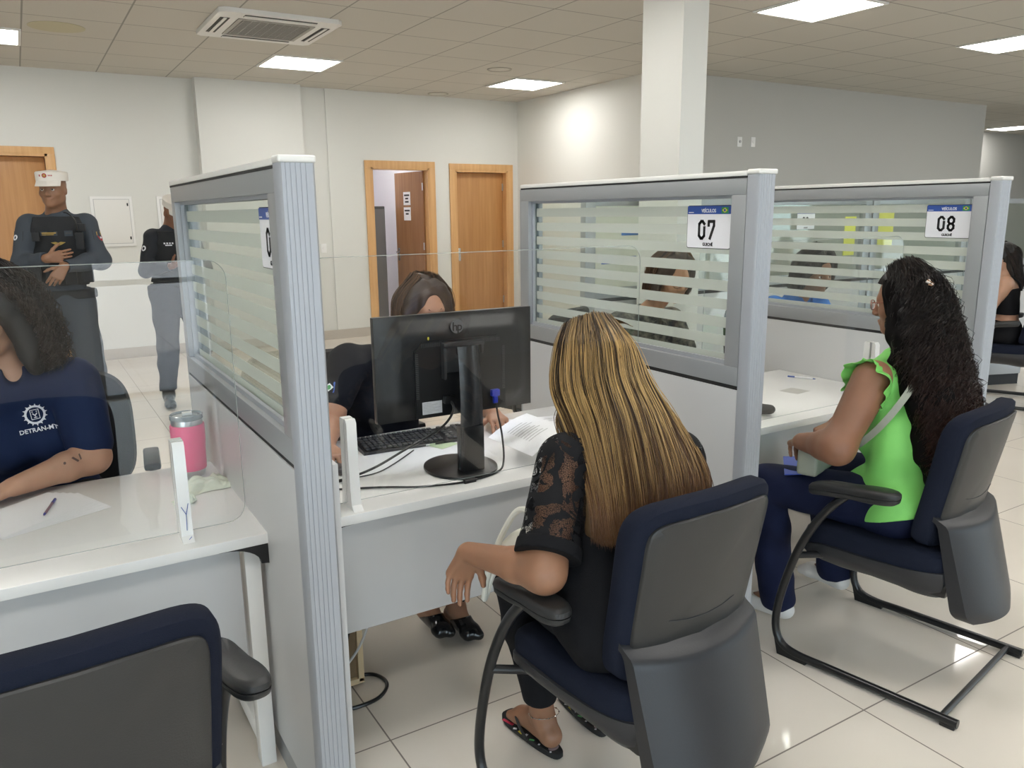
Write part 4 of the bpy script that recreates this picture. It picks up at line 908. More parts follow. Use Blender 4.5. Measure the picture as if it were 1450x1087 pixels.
def catmull(P, n):
    P = np.array(P, float); P = np.vstack([2 * P[0] - P[1], P, 2 * P[-1] - P[-2]]); m = len(P) - 3; out = []
    for t in np.linspace(0, m - 1e-6, n):
        i = int(t); s = t - i; a, b, c, d = P[i:i + 4]; out.append(.5 * (2 * b + (c - a) * s + (2 * a - 5 * b + 4 * c - d) * s * s + (3 * b - a - 3 * c + d) * s ** 3))
    return np.array(out)
def guided(guides, K, n, rg, jit=.004, depth=None, clump=40, lenvar=.06):
    """strands interpolated between neighbouring guides; depth: vector pushed outwards at random"""
    G = np.array([catmull(g, n) for g in guides]); out = []; tone = []; m = len(guides) - 1
    cl = rg.uniform(0, m, clump); ct = rg.normal(.5, .27, clump)
    s = np.linspace(0, 1, n)[:, None]
    for _ in range(K):
        t = rg.uniform(0, m); i = min(int(t), m - 1); w = t - i; P = G[i] * (1 - w) + G[i + 1] * w
        j = np.argmin(abs(cl - t)); 
        tc = cl[j]; i2 = min(int(tc), m - 1); w2 = tc - i2; Pc = G[i2] * (1 - w2) + G[i2 + 1] * w2; P = P * (1 - .35 * s) + Pc * (.35 * s)
        P = P + rg.normal(0, jit, 3) * (.3 + s) + np.sin(s * rg.uniform(3, 8) + rg.uniform(0, 6)) * rg.normal(0, jit * .7, 3)
        if depth is not None: P = P + V3(depth) * rg.uniform(-1, 1)
        if lenvar: q = 1 - abs(rg.normal(0, lenvar)); P = np.stack([np.interp(np.linspace(0, q, n), np.linspace(0, 1, n), P[:, k]) for k in range(3)], 1)
        out.append(P); tone.append(float(np.clip(ct[j] + rg.normal(0, .16), 0, 1)))
    return out, tone
def curl(curves, rg, amp=.008, freq=9., grow=1.):
    out = []
    for P in curves:
        n = len(P); s = np.linspace(0, 1, n)[:, None]; ph = rg.uniform(0, 6.3); fr = freq * rg.uniform(.75, 1.3); T = np.gradient(P, axis=0); T /= np.linalg.norm(T, axis=1, keepdims=True); U = np.cross(T, (.3, .8, .5)); U /= np.linalg.norm(U, axis=1, keepdims=True); W = np.cross(T, U)
        a = amp * rg.uniform(.6, 1.3) * np.minimum(1, s * 3) ** grow; out.append(P + a * (U * np.cos(fr * 2 * PI * s + ph) + W * np.sin(fr * 2 * PI * s + ph)))
    return out
# ================================================================ decals laid on a surface
from mathutils.bvhtree import BVHTree
def lay(name, objs, O, d, rt, up, polys, m, parent, off=.0015, th=.001):
    """polygons (u,v) round O are dropped along d on the meshes objs; world space"""
    bvs = []
    for o in objs:
        r = rootof(o); mw = Matrix.Translation(r.location) @ r.rotation_euler.to_matrix().to_4x4()
        bvs.append(BVHTree.FromPolygons([mw @ v.co for v in o.data.vertices], [tuple(p.vertices) for p in o.data.polygons]))
    d = Vector(d).normalized(); rt = Vector(rt).normalized(); up = Vector(up).normalized(); O = Vector(O); b = MB()
    def hit(u, v):
        p = O + rt * u + up * v - d * .25; best = None
        for bv in bvs:
            h = bv.ray_cast(p, d, .6)
            if h[0] is not None and (best is None or h[3] < best[1]): best = (h[0], h[3])
        return (best[0] - d * off) if best else O + rt * u + up * v
    for pl in polys:
        mi = 0
        if isinstance(pl, tuple): mi, pl = pl
        P = [hit(*q) for q in pl]; b.prism(P, -d * (th + mi * .0006), mi)
    return b.build(name, m, parent, world=True, smooth=30)
def rect(u0, v0, u1, v1): return [(u0, v0), (u1, v0), (u1, v1), (u0, v1)]
def ring(c, r0, r1, n=24, sy=1.): return [[(c[0] + q * math.cos(t), c[1] + q * sy * math.sin(t)) for t, q in ((2 * PI * k / n, r0), (2 * PI * (k + 1) / n, r0), (2 * PI * (k + 1) / n, r1), (2 * PI * k / n, r1))] for k in range(n)]
def disc(c, r, n=16, sy=1.): return [(c[0] + r * math.cos(2 * PI * k / n), c[1] + r * sy * math.sin(2 * PI * k / n)) for k in range(n)]
def wave(ax, amp, sc, dirs=((1, .3, .2),), seed=0):
    """cloth folds as an offset of the surface"""
    rg = np.random.default_rng(seed); K = [(nv(rg.normal(0, 1, 3) * V3(ax)) * sc * rg.uniform(.6, 1.5), rg.uniform(0, 6)) for _ in range(5)]
    def f(X, Y, Z):
        o = 0
        for k, p in K: o = o + np.sin(X * k[0] + Y * k[1] + Z * k[2] + p + 1.3 * np.sin(X * k[1] * .5 - Z * k[0] * .5))
        return o * amp / 3
    return f

M_blk = mat('black_cloth', (.0055, .0055, .007), .85, spec=.2, bump=(350, .2)); M_blkpants = mat('black_trousers', (.007, .007, .009), .8, spec=.2, bump=(300, .2))
M_jean = mat('dark_denim', (.006, .009, .032), .8, spec=.2, bump=(450, .4), vary=(9, (.010, .015, .048))); M_shoe_w = mat('white_shoe', (.72, .70, .68), .45); M_shoe_b = mat('black_patent', (.008, .008, .009), .15)

# ================================================================ the blonde woman (booth 07)
def woman_blonde():
    sk = skin('tan_skin', (.315, .155, .088))
    r_ = root('person', 'seated woman with long straight highlighted blonde hair and black lace-sleeved top', 'person', (1.23, 1.45, .50))
    J = dict(P=(1.22, 1.42, .60), C=(1.24, 1.50, .83), N=(1.27, 1.61, 1.035), SL=(1.10, 1.555, .985), SR=(1.425, 1.50, .955), EL=(.960, 1.438, .774), WL=(.885, 1.675, .752), ER=(1.56, 1.64, .77), WR=(1.53, 1.88, .80),
             HL=(1.13, 1.44, .60), HR=(1.33, 1.44, .60), KL=(1.12, 1.83, .575), KR=(1.36, 1.85, .575), AL=(1.19, 1.79, .095), AR=(1.38, 1.80, .095))
    hc = V3((1.315, 1.715, 1.185)); fd = nv((-.20, .80, -.58)); up = nv((-.1, .58, .80))
    hp, q, M = head(hc, fd, up, .97, J['N']); body = torso(J, 0, .98, bust=1) 
    for s in 'LR': body += arm(J, s, 0, 1.05) + leg(J, s, 0, 1.)
    body += foot(J['AL'], (-.09, 1, 0), .235) + foot(J['AR'], (.1, 1, 0), .235)
    body += hp
    body += hand(J['WL'], (-.12, .42, -.90), (-.25, -.85, -.35), (.95, -.25, -.1), curl=(16, 22, 16), spread=.0195, thumb=(.62, .75, .12), sc=.98)
    body += hand(J['WR'], (-.05, .95, .1), (-.3, -.1, -.9), (-.9, 0, .1), curl=(30, 40, 25))
    b = sdf_obj('body', body, .0038, [sk], r_, smoothit=1)
    f = wave((1, 1, .6), .0045, 38, seed=3)
    sh = torso(J, .014, .98, bust=1) + [cap(lerp(J['SL'], J['C'], .5), lerp(J['HL'], J['C'], .1) + V3((-.03, 0, .0)), .09, .11, k=.05), cap(J['P'] + V3((-.06, 0, -.03)), J['P'] + V3((.06, 0, -.03)), .118, k=.03, n=(0, 1, 0), s=1.)]
    sh += [cut((0, .55, .83), .55 * 1.615 + .83 * 1.062), cut((0, 0, -1), -.515)]
    shirt = sdf_obj('shirt', sh, .005, [M_blk], r_, fold=f)
    lace = lace_mat()
    for s in 'LR':
        S_, E = V3(J['S' + s]), V3(J['E' + s]); d = nv(E - S_); e = lerp(S_, E, .83)
        sl = [cap(S_, e, .069, .078, k=.03), cap(lerp(S_, J['N'], .25), S_, .058, .062, k=.04), cut(d, d @ e), cut(nv((0.2 if s == 'L' else -.2, 0, 1)) * 1., 9)]
        o = sdf_obj('lace_sleeve', sl, .004, [lace], r_, fold=wave((1, 1, 1), .003, 50, seed=8))
        sdf_obj('sleeve_hem', [cap(e - d * .014, e + d * .008, .0805, .0815, k=0), cut(d, d @ (e + d * .012)), cut(-d, -d @ (e - d * .020))], .0035, [M_blk], o)
    pants = []
    for s in 'LR': pants += leg(J, s, .012, 1.)
    pants += torso(J, .008, .98)[:1] + [cut((0, 0, -1), -.16), cut((0, 0, 1), .72)]
    sdf_obj('trousers', pants, .006, [M_blkpants], r_, fold=wave((1, 1, 1), .003, 40, seed=5))
    # hair
    G = [[(1.244, 1.745, 1.282), (1.200, 1.72, 1.235), (1.152, 1.67, 1.15), (1.140, 1.60, 1.075), (1.122, 1.51, .985), (1.100, 1.44, .905), (1.075, 1.40, .845)],
         [(1.262, 1.725, 1.298), (1.205, 1.67, 1.25), (1.165, 1.61, 1.16), (1.148, 1.53, 1.07), (1.127, 1.455, .965), (1.110, 1.41, .895), (1.095, 1.375, .84)],
         [(1.285, 1.70, 1.310), (1.235, 1.61, 1.262), (1.205, 1.545, 1.185), (1.185, 1.475, 1.085), (1.163, 1.41, .955), (1.148, 1.38, .89), (1.136, 1.355, .835)],
         [(1.318, 1.70, 1.308), (1.295, 1.60, 1.262), (1.277, 1.545, 1.19), (1.272, 1.475, 1.095), (1.255, 1.405, .985), (1.238, 1.37, .92), (1.218, 1.34, .855)],
         [(1.345, 1.71, 1.298), (1.352, 1.62, 1.245), (1.357, 1.56, 1.165), (1.364, 1.49, 1.08), (1.358, 1.415, .985), (1.345, 1.38, .93), (1.325, 1.355, .87)],
         [(1.375, 1.73, 1.268), (1.400, 1.66, 1.205), (1.418, 1.59, 1.13), (1.440, 1.52, 1.055), (1.452, 1.45, .98), (1.44, 1.40, .93), (1.42, 1.375, .885)]]
    G = [[(p[0] - dx * min(1, i / 2), p[1], p[2]) for i, p in enumerate(g)] for g, dx in zip(G, (-.006, -.004, 0, .008, .018, .026))]
    base = []
    for g in G:
        P = catmull(g, 9)
        for i in range(8): base.append(cap(lerp(P[i], hc if i < 3 else (P[i][0], 1.64, P[i][2]), .12), lerp(P[i + 1], hc if i < 3 else (P[i][0], 1.64, P[i][2]), .12), .020 if i < 6 else .018 - .004 * (i - 6), .020 if i < 6 else .014, k=.02))
    base += [ell(q(0, -.018, .038), (.086, .102, .094), M, k=.02)]
    base += [cut(fd, fd @ q(0, .052, 0), k=.01)]
    H_ = hair_mat('highlighted_blonde_hair', (.030, .016, .008), (.56, .365, .15), (.095, .036, .013), rough=.34)
    hm = mat('hair_underlayer', (.085, .048, .020), .55, bump=(90, .4, (1, 1, .06)))
    ho = sdf_obj('hair', base, .0055, [hm], r_, fold=wave((1, 1, .05), .003, 120, seed=2))
    rg = np.random.default_rng(11); out = []; tn = []
    for dp, K in ((-.020, 3000), (-.027, 2600)):
        G2 = [[tuple(V3(p) + nv(V3(p) - V3((1.30, 1.72 if i < 2 else 1.66, min(p[2], 1.20)))) * (-dp * .78)) for i, p in enumerate(g)] for g in G]
        C, T = guided(G2, K, 30, rg, jit=.0045, clump=190, lenvar=.03); out += C; tn += T
    out = [P for P in out]; strands('hair_strands', out, tn, lambda s: np.clip((s - .38) / .5, 0, 1) ** 1.1 * .9, H_, ho, r=.00105, rootf=lambda s: np.clip(1 - s / .22, 0, 1) * .55)
    # roots combed over the crown from the parting to both sides and short fringe strands beside the face
    out = []
    for k in range(1500):
        a = rg.uniform(-1, 1); side = math.copysign(1, a); P = []
        st = q(.008 * side, .075 - .15 * abs(a) ** .8, .0); ph0 = rg.uniform(.0, .2)
        n0 = 12; yy = .07 - .15 * rg.uniform(0, 1)
        for i in range(n0):
            t = i / (n0 - 1); ang = (.05 + (.85 + .25 * ph0) * t) * side; rr_ = (.0885, .0965); P.append(q(rr_[0] * math.sin(ang), yy - .045 * t, .038 + .0965 * math.cos(ang) * math.sqrt(max(.05, 1 - ((yy - .045 * t + .018) / .106) ** 2))))
        out.append(np.array(P))
    strands('crown_strands', out, np.clip(rg.normal(.48, .25, len(out)), 0, 1), lambda s: s * 0, H_, ho, r=.0011)
    out = []
    for k in range(600):
        x = rg.uniform(0, 1); w = rg.normal(0, .004, 3); g = [q(-.070, .045 - .03 * x, .075), q(-.088, .050 - .05 * x, .02), q(-.086, .045 - .06 * x, -.05), (1.155 + .01 * x, 1.66 - .04 * x, 1.075), (1.148 + .01 * x, 1.60 - .03 * x, 1.0), (1.13, 1.54 - .03 * x, .95)]
        out.append(catmull([V3(p) + w * (i + 1) * .4 for i, p in enumerate(g)], 24))
    strands('side_strands', out, np.clip(rg.normal(.5, .22, len(out)), 0, 1), lambda s: s * .3, H_, ho, r=.0011)
    eyes(r_, q, M, .97)
    glasses('thin red-brown glasses on the face of the blonde woman', q, mat('red_brown_metal', (.25, .05, .03), .3, .6), sc=.97)
    # footwear
    for s, nm in (('L', 'left'), ('R', 'right')):
        A = V3(J['A' + s]); d = nv((-.09 if s == 'L' else .1, 1, 0)); t = np.array((d[1], -d[0], 0)); h = np.array((A[0], A[1], 0)) - d * .07
        fr = root('flip_flop', 'black printed flip-flop on the ' + ('near foot of the blonde woman' if s == 'L' else 'far foot of the blonde woman'), 'sandal', tuple(h + d * .12))
        out = []
        for k in range(36):
            a = 2 * PI * k / 36; v = math.cos(a); u = math.sin(a); w = .035 + .009 * (v + .3); out.append((math.copysign(abs(u) ** .62, u) * w, .125 + math.copysign(abs(v) ** .9, v) * .137))
        bb = MB(); slab(bb, out, [(.03, 0), (.003, 0), (0, .004), (0, .017), (.003, .019), (.03, .019)], lambda u, v, w: tuple(h + t * u + d * v + V3((0, 0, w)))); so = bb.build('sole', mat('sole_black', (.014, .014, .015), .6), fr, world=True)
        bb = MB(); cols = []
        def dec(u, v, L_, W_, mi, rot=0.):
            P = [(u + math.cos(rot) * a - math.sin(rot) * c_, v + math.sin(rot) * a + math.cos(rot) * c_) for a, c_ in ((-W_, -L_), (W_, -L_), (W_, L_), (-W_, L_))]; bb.prism([tuple(h + t * x + d * y + V3((0, 0, .0192))) for x, y in P], (0, 0, .0006), mi)
        for u, v, L_, W_, mi, ro in ((-.036, .205, .022, .005, 0, .2), (-.038, .165, .006, .004, 1, .7), (-.034, .14, .009, .006, 2, 0), (-.032, .118, .004, .008, 1, .3), (-.030, .09, .008, .003, 3, .6), (-.026, .06, .003, .003, 1, .5), (.02, .03, .003, .004, 1, .2), (-.02, .012, .003, .003, 1, .8), (.03, .10, .010, .005, 2, .1), (.036, .17, .008, .006, 0, .4)): dec(u, v, L_, W_, mi, ro)
        bb.prism([tuple(h + t * (.018 * math.cos(x)) + d * (.022 + .012 * math.sin(x)) + V3((0, 0, .0195))) for x in [2 * PI * k / 18 for k in range(18)]], (0, 0, .0006), 4)
        bb.build('sole_print', [mat('print_red', (.6, .04, .09), .5), M_swhite, M_syel, mat('print_green', (.1, .35, .12), .5), mat('print_mauve', (.42, .32, .33), .6)], so, world=True)
        bb = MB(); toe = h + d * .205 + V3((0, 0, .055)); 
        for sg in (-1, 1): bb.tube(bez([tuple(h + d * .205 + t * (-.012) + V3((0, 0, .02))), tuple(h + d * .195 + t * (sg * .012 - .008) + V3((0, 0, .056))), tuple(h + d * .14 + t * sg * .041 + V3((0, 0, .045))), tuple(h + d * .10 + t * sg * .042 + V3((0, 0, .018)))], 6), .0045, 8)
        bb.build('strap', M_pad, fr, world=True)
    A = V3(J['AL']) + V3((0, -.003, .018)); bb = MB(); P = [tuple(A + V3((.044 * math.cos(t), .047 * math.sin(t), -.012 * math.sin(t)))) for t in [2 * PI * k / 30 for k in range(31)]]; bb.tube(P, .0011, 6, cap=False)
    for k in range(0, 30, 3): bb.lathe([(.0005, -.003), (.003, 0), (.0005, .003)], P[k], 8)
    bb.build('anklet', M_chrome, None, label='thin silver anklet on the ankle of the blonde woman', cat='anklet')
    # cream bag on the lap with hanging strap
    M_cream = mat('cream_leather', (.74, .72, .64), .45, bump=(60, .2)); bg = root('handbag', 'cream white handbag on the lap of the blonde woman', 'bag', (1.14, 1.72, .66))
    sdf_obj('bag_body', [cap((1.06, 1.72, .70), (1.27, 1.75, .70), .05, .05, k=.03, n=(0, 0, 1), s=.75), cap((1.06, 1.70, .73), (1.25, 1.73, .735), .035, k=.03)], .006, [M_cream], bg)
    bb = MB(); bb.tube(bez([(1.10, 1.66, .72), (1.06, 1.60, .80), (1.04, 1.62, .845), (1.045, 1.70, .82), (1.02, 1.74, .74), (.99, 1.76, .64), (.975, 1.76, .565), (.99, 1.77, .57), (1.01, 1.77, .62), (1.06, 1.75, .69)], 7), .0085, 8); bb.build('strap', M_cream, bg, world=True)
    bb = MB(); bb.tube(bez([(1.02, 1.58, .70), (1.06, 1.53, .71), (1.10, 1.50, .78), (1.12, 1.52, .84)], 7), .008, 8); bb.build('handle', M_cream, bg, world=True)
    return r_
def lace_mat():
    m = bpy.data.materials.new('black_lace'); m.use_nodes = True; nt = m.node_tree; b = nt.nodes['Principled BSDF']; b.inputs['Base Color'].default_value = (.0055, .0055, .007, 1); b.inputs['Specular IOR Level'].default_value = .2; b.inputs['Roughness'].default_value = .75
    o = nt.nodes['Material Output']; tc = nt.nodes.new('ShaderNodeTexCoord')
    def N(t, **k):
        n = nt.nodes.new(t)
        for a, v in k.items(): setattr(n, a, v)
        return n
    v = N('ShaderNodeTexVoronoi', feature='DISTANCE_TO_EDGE'); v.inputs['Scale'].default_value = 210; nt.links.new(tc.outputs['Object'], v.inputs[0])       # fine net
    nz = N('ShaderNodeTexNoise'); nz.inputs['Scale'].default_value = 17; nz.inputs['Detail'].default_value = 2.5; nz.inputs['Distortion'].default_value = 1.8; nt.links.new(tc.outputs['Object'], nz.inputs[0])   # flower areas
    a = N('ShaderNodeMath', operation='GREATER_THAN'); nt.links.new(v.outputs['Distance'], a.inputs[0]); a.inputs[1].default_value = .07
    c = N('ShaderNodeMath', operation='GREATER_THAN'); nt.links.new(nz.outputs[0], c.inputs[0]); c.inputs[1].default_value = .50
    e = N('ShaderNodeMath', operation='MULTIPLY'); nt.links.new(a.outputs[0], e.inputs[0]); nt.links.new(c.outputs[0], e.inputs[1])
    f = N('ShaderNodeMath', operation='MULTIPLY'); nt.links.new(e.outputs[0], f.inputs[0]); f.inputs[1].default_value = .85
    t = N('ShaderNodeBsdfTransparent'); x = N('ShaderNodeMixShader'); nt.links.new(f.outputs[0], x.inputs[0]); nt.links.new(b.outputs[0], x.inputs[1]); nt.links.new(t.outputs[0], x.inputs[2]); nt.links.new(x.outputs[0], o.inputs[0]); return m
woman_blonde()

# ================================================================ the woman in green (booth 08)
def woman_green():
    sk = skin('brown_skin', (.27, .125, .070))
    r_ = root('person', 'seated woman in bright green ruffled sleeveless top and dark jeans with long curly black hair', 'person', (2.57, 1.52, .50))
    J = dict(P=(2.555, 1.52, .605), C=(2.565, 1.55, .84), N=(2.60, 1.61, 1.105), SL=(2.395, 1.60, 1.035), SR=(2.745, 1.62, 1.035), EL=(2.235, 1.60, .825), WL=(2.268, 1.765, .800), ER=(2.86, 1.68, .80), WR=(2.62, 1.88, .79),
             HL=(2.46, 1.53, .605), HR=(2.66, 1.55, .605), KL=(2.31, 1.94, .585), KR=(2.68, 1.99, .585), AL=(2.395, 1.93, .10), AR=(2.80, 1.97, .10))
    hc = V3((2.625, 1.655, 1.275)); fd = nv((-.30, .94, -.12)); hp, q, M = head(hc, fd, (0, 0, 1), .97, J['N']); body = torso(J, 0, 1.08, bust=1)
    for s in 'LR': body += arm(J, s, 0, 1.22) + leg(J, s, 0, 1.05)
    body += foot(J['AL'], (-.25, 1, 0), .235) + foot(J['AR'], (.05, 1, 0), .235) + hp
    body += hand(J['WL'], (.65, .65, -.30), (.1, -.1, -.95), (.5, -.5, .1), curl=(35, 35, 25)) + hand(J['WR'], (-.8, .3, -.35), (0, 0, -1), (-.3, -.9, .1), curl=(35, 40, 25))
    sdf_obj('body', body, .0045, [sk], r_)
    G_ = mat('lime_green_cloth', (.22, .64, .14), .65, bump=(260, .12))
    fold = wave((1, 1, .8), .009, 34, seed=21)
    sh = torso(J, .018, 1.08, bust=1)
    sh += [cap(J['P'] + V3((-.07, 0, .0)), J['P'] + V3((.07, 0, 0)), .135, k=.03), cap(J['P'] + V3((-.09, .12, .02)), J['P'] + V3((.05, .14, .02)), .075, k=.05)]
    for s, n_ in (('L', -1), ('R', 1)):
        a = V3(J['S' + s]); d = nv((n_ * .97, .0, .16)); sh.append(cut(d, d @ (a + V3((n_ * .004, 0, 0))), k=.004))
    sh += [cut(nv((-.05, .35, .94)), nv((-.05, .35, .94)) @ V3((2.6, 1.61, 1.135))), cut(nv((0, -.35, -1)), nv((0, -.35, -1)) @ V3((2.55, 1.52, .565)))]
    top = sdf_obj('top', sh, .0045, [G_], r_, fold=fold)
    # gathered ruffles round both armholes
    for s, n_ in (('L', -1), ('R', 1)):
        a = V3(J['S' + s]) + V3((n_ * .006, 0, 0)); b = MB()
        def fn(u, v, a=a, n_=n_):
            t = -2.5 + u * 4.5; cy, cz = math.sin(t), math.cos(t); w = .060 * (1 - .35 * abs(u - .42) * 1.6); k = v * v * .6 + v * .4
            ruf = math.sin(u * 52 + 3.2 * math.sin(u * 13)) * .005 * v + math.sin(u * 25 + 1) * .006 * v
            rr_ = .068 + .018 * k + ruf * .8; y = a[1] + cy * rr_ * 1.05; z = a[2] - .012 + cz * (rr_ * 1.02); x = a[0] + n_ * (k * w + math.cos(u * 47 + 1.5 + 2 * math.sin(u * 9)) * .011 * v) - n_ * .010
            return (x, y, z)
        b.grid(fn, 190, 9, thick=.0012); b.build('ruffle', G_, top, world=True, smooth=70)
    jn = []
    for s in 'LR': jn += leg(J, s, .010, 1.05, flare=.022)
    jn += torso(J, .008, 1.08)[:1] + [cut((0, 0, -1), -.058), cut((0, 0, 1), .70)]
    sdf_obj('jeans', jn, .005, [M_jean], r_, fold=wave((1, 1, 1), .004, 38, seed=9))
    for s, dd in (('L', (-.25, 1, 0)), ('R', (.05, 1, 0))):
        A = V3(J['A' + s]); sp = foot(A, dd, .245, .006)[1:] + [cut((0, 0, -1), -.002), cut((0, 0, 1), .085)]
        sdf_obj('sneaker', sp, .004, [M_shoe_w], None, smoothit=2); tag(bpy.context.scene.objects[[o.name for o in COL.objects][-1]], 'white slip-on shoe of the woman in green, ' + ('nearer the 07 partition' if s == 'L' else 'under the chair seat'), 'shoe')
    # hair: wavy mass down the back
    G = [[(2.575, 1.68, 1.365), (2.552, 1.64, 1.30), (2.515, 1.585, 1.20), (2.480, 1.56, 1.09), (2.480, 1.51, .98), (2.485, 1.47, .87), (2.487, 1.44, .79)],
         [(2.580, 1.66, 1.385), (2.530, 1.60, 1.31), (2.490, 1.55, 1.20), (2.465, 1.50, 1.07), (2.455, 1.45, .94), (2.460, 1.42, .82), (2.465, 1.40, .735)],
         [(2.610, 1.65, 1.392), (2.580, 1.57, 1.32), (2.545, 1.52, 1.22), (2.520, 1.47, 1.08), (2.500, 1.42, .95), (2.495, 1.40, .82), (2.490, 1.385, .72)],
         [(2.645, 1.65, 1.388), (2.655, 1.565, 1.32), (2.650, 1.525, 1.22), (2.640, 1.48, 1.08), (2.610, 1.43, .95), (2.580, 1.40, .84), (2.555, 1.385, .75)],
         [(2.680, 1.66, 1.372), (2.715, 1.60, 1.30), (2.735, 1.56, 1.19), (2.755, 1.52, 1.06), (2.750, 1.48, .96), (2.715, 1.45, .87), (2.665, 1.41, .78)]]
    base = []
    for g in G:
        P = catmull(g, 9)
        for i in range(8): base.append(cap(lerp(P[i], hc, .12 if i < 3 else 0), lerp(P[i + 1], hc, .1 if i < 2 else 0), .040 if i else .03, .040 if i < 6 else .03, k=.03))
    base += [ell(q(0, -.018, .042), (.085, .103, .092), M, k=.02), cut(fd, fd @ q(0, .050, 0), k=.01)]
    hm = mat('black_hair_under', (.004, .003, .003), .85, spec=.1); ho = sdf_obj('hair', base, .0055, [hm], r_, fold=wave((1, 1, 1), .008, 75, seed=4))
    H_ = hair_mat('black_curly_hair', (.005, .0035, .003), (.022, .014, .011), (.040, .013, .009), rough=.33); rg = np.random.default_rng(5); out = []; tn = []
    for dp, K, am in ((.022, 900, .010), (.032, 1300, .014), (.038, 900, .017)):
        G2 = [[tuple(V3(p) + nv(V3(p) - V3((2.62, 1.66, min(p[2] + .0, 1.25)))) * dp) for p in g] for g in G]
        C, T = guided(G2, K, 44, rg, jit=.008, clump=34, lenvar=.08); out += curl(C, rg, am, 10.); tn += T
    strands('hair_strands', out, tn, lambda s: np.clip((s - .3) / .6, 0, 1) * .8, H_, ho, r=.0010)
    out = []
    for k in range(1300):      # smooth combed crown towards the clip
        a = rg.uniform(-2.5, 2.5); P = []
        e = rg.uniform(.0, .9)
        for i in range(12):
            t = i / 11; th = 1.25 * (1 - t) + .0; ph = a * (1 - .8 * t); x = .0885 * math.sin(th) * math.sin(ph); y = .040 * (1 - t) * math.cos(ph) + -.085 * t - .0; y = .09 * math.sin(th) * math.cos(ph) - .05 * t; rr_ = min(.98, (x / .094) ** 2 + ((y + .018) / .112) ** 2); P.append(q(x, y, .042 + .098 * math.sqrt(1 - rr_)))
        out.append(np.array(P))
    strands('crown_strands', out, rg.uniform(0, .8, len(out)), lambda s: s * 0, H_, ho, r=.0011)
    # two short curls in front of the ear
    out = [catmull([q(-.074, .045, .03), q(-.082, .035, -.03), q(-.076, .045, -.07), q(-.070, .03, -.11 - .02 * i)], 24) + rg.normal(0, .0015, 3) for i in range(3)]
    strands('loose_curl', curl(out * 6, rg, .003, 5), np.full(18, .3), lambda s: s * 0, H_, ho, r=.0009)
    cl = root('hair_clip', 'small rhinestone flower clip in the curly black hair', 'hair clip', (2.515, 1.507, 1.357))
    b = MB(); b2 = MB(); c0 = V3((2.52, 1.512, 1.357))
    for i, (u, v) in enumerate(((-.022, -.006), (-.014, .007), (-.012, -.010), (-.004, .002), (.005, .010), (.006, -.007), (.013, .003), (.020, .010), (.020, -.005))):
        p = c0 + M[:, 0] * u + nv(M[:, 2] * .75 + M[:, 1] * .66) * v + nv(-M[:, 1] * .8 + M[:, 2] * .6) * .004; (b if i % 2 else b2).lathe([(.0005, -.0045), (.0048, -.001), (.0048, .001), (.0005, .0045)], tuple(p), 8)
    b.build('pearls', mat('pearl', (.8, .72, .66), .2), cl, world=True); b2.build('gold_petals', mat('rose_gold', (.75, .45, .30), .2, 1.), cl, world=True)
    eyes(r_, q, M, .97); glasses('thin pink-gold glasses on the face of the woman in green', q, mat('pink_gold', (.55, .22, .16), .25, .7), z0=.004)
    # small bag with crossbody strap, blue folder
    M_bag = mat('sage_grey_leather', (.31, .325, .265), .5, bump=(150, .2)); bg = root('handbag', 'small sage grey crossbody bag held on the lap of the woman in green', 'bag', (2.36, 1.83, .68))
    b = MB(); b.box((-.125, -.036, 0), (.125, .036, .088), .014, mx=Matrix.Translation((2.395, 1.785, .676)) @ Matrix.Rotation(R(18), 4, 'Z'), seg=4); b.build('bag_body', M_bag, bg, world=True)
    b = MB(); b.tube(bez([(2.295, 1.735, .758), (2.37, 1.755, .761), (2.47, 1.79, .758)], 6), .0025, 6); b.build('zip', M_black, bg, world=True)
    b = MB()
    rm_ = Matrix.Translation(r_.location); W = [(2.475, 1.775, .748), (2.42, 1.70, .765), (2.36, 1.61, .81), (2.355, 1.53, .895), (2.39, 1.485, .985), (2.44, 1.48, 1.05), (2.50, 1.53, 1.11)]
    C = bez(W, 8); tv = BVHTree.FromPolygons([rm_ @ v.co for v in top.data.vertices], [tuple(p.vertices) for p in top.data.polygons])
    for i, p in enumerate(C):
        h = tv.find_nearest(p)
        if i > 6 and ((p - h[0]).dot(h[1]) < .006): C[i] = h[0] + h[1] * .006
    vs = []; n = len(C)
    for i, p in enumerate(C):
        t = (C[min(i + 1, n - 1)] - C[max(i - 1, 0)]).normalized(); s = t.cross(Vector((-.8, -.55, .2))).normalized(); o_ = t.cross(s).normalized() * .002; vs += [p - s * .011 - o_, p + s * .011 - o_, p + s * .011 + o_, p - s * .011 + o_]
    b._add(vs, [[i * 4 + k, i * 4 + (k + 1) % 4, i * 4 + 4 + (k + 1) % 4, i * 4 + 4 + k] for i in range(n - 1) for k in range(4)] + [[3, 2, 1, 0], [n * 4 - 4, n * 4 - 3, n * 4 - 2, n * 4 - 1]], 0, True); b.build('strap', M_bag, bg, world=True)
    b = MB(); b.lathe([(.012, -.003), (.014, 0), (.012, .003)], seg=14, mx=Matrix.Translation((2.455, 1.742, .752)) @ Matrix.Rotation(R(80), 4, 'Y')); b.tube([(2.455, 1.745, .750), (2.435, 1.735, .737), (2.43, 1.738, .715)], .004, 6); b.build('buckle', mat('dark_metal', (.05, .05, .05), .3, .8), bg, world=True)
    b = MB(); P = [(2.262, 1.825, .660), (2.365, 1.742, .668), (2.52, 1.88, .670), (2.42, 1.965, .664)]; b.prism(P, (0, 0, .003)); b.build('folder', mat('blue_folder', (.03, .07, .42), .35), label='flat blue folder on the knees of the woman in green', cat='folder')
    return r_
woman_green()

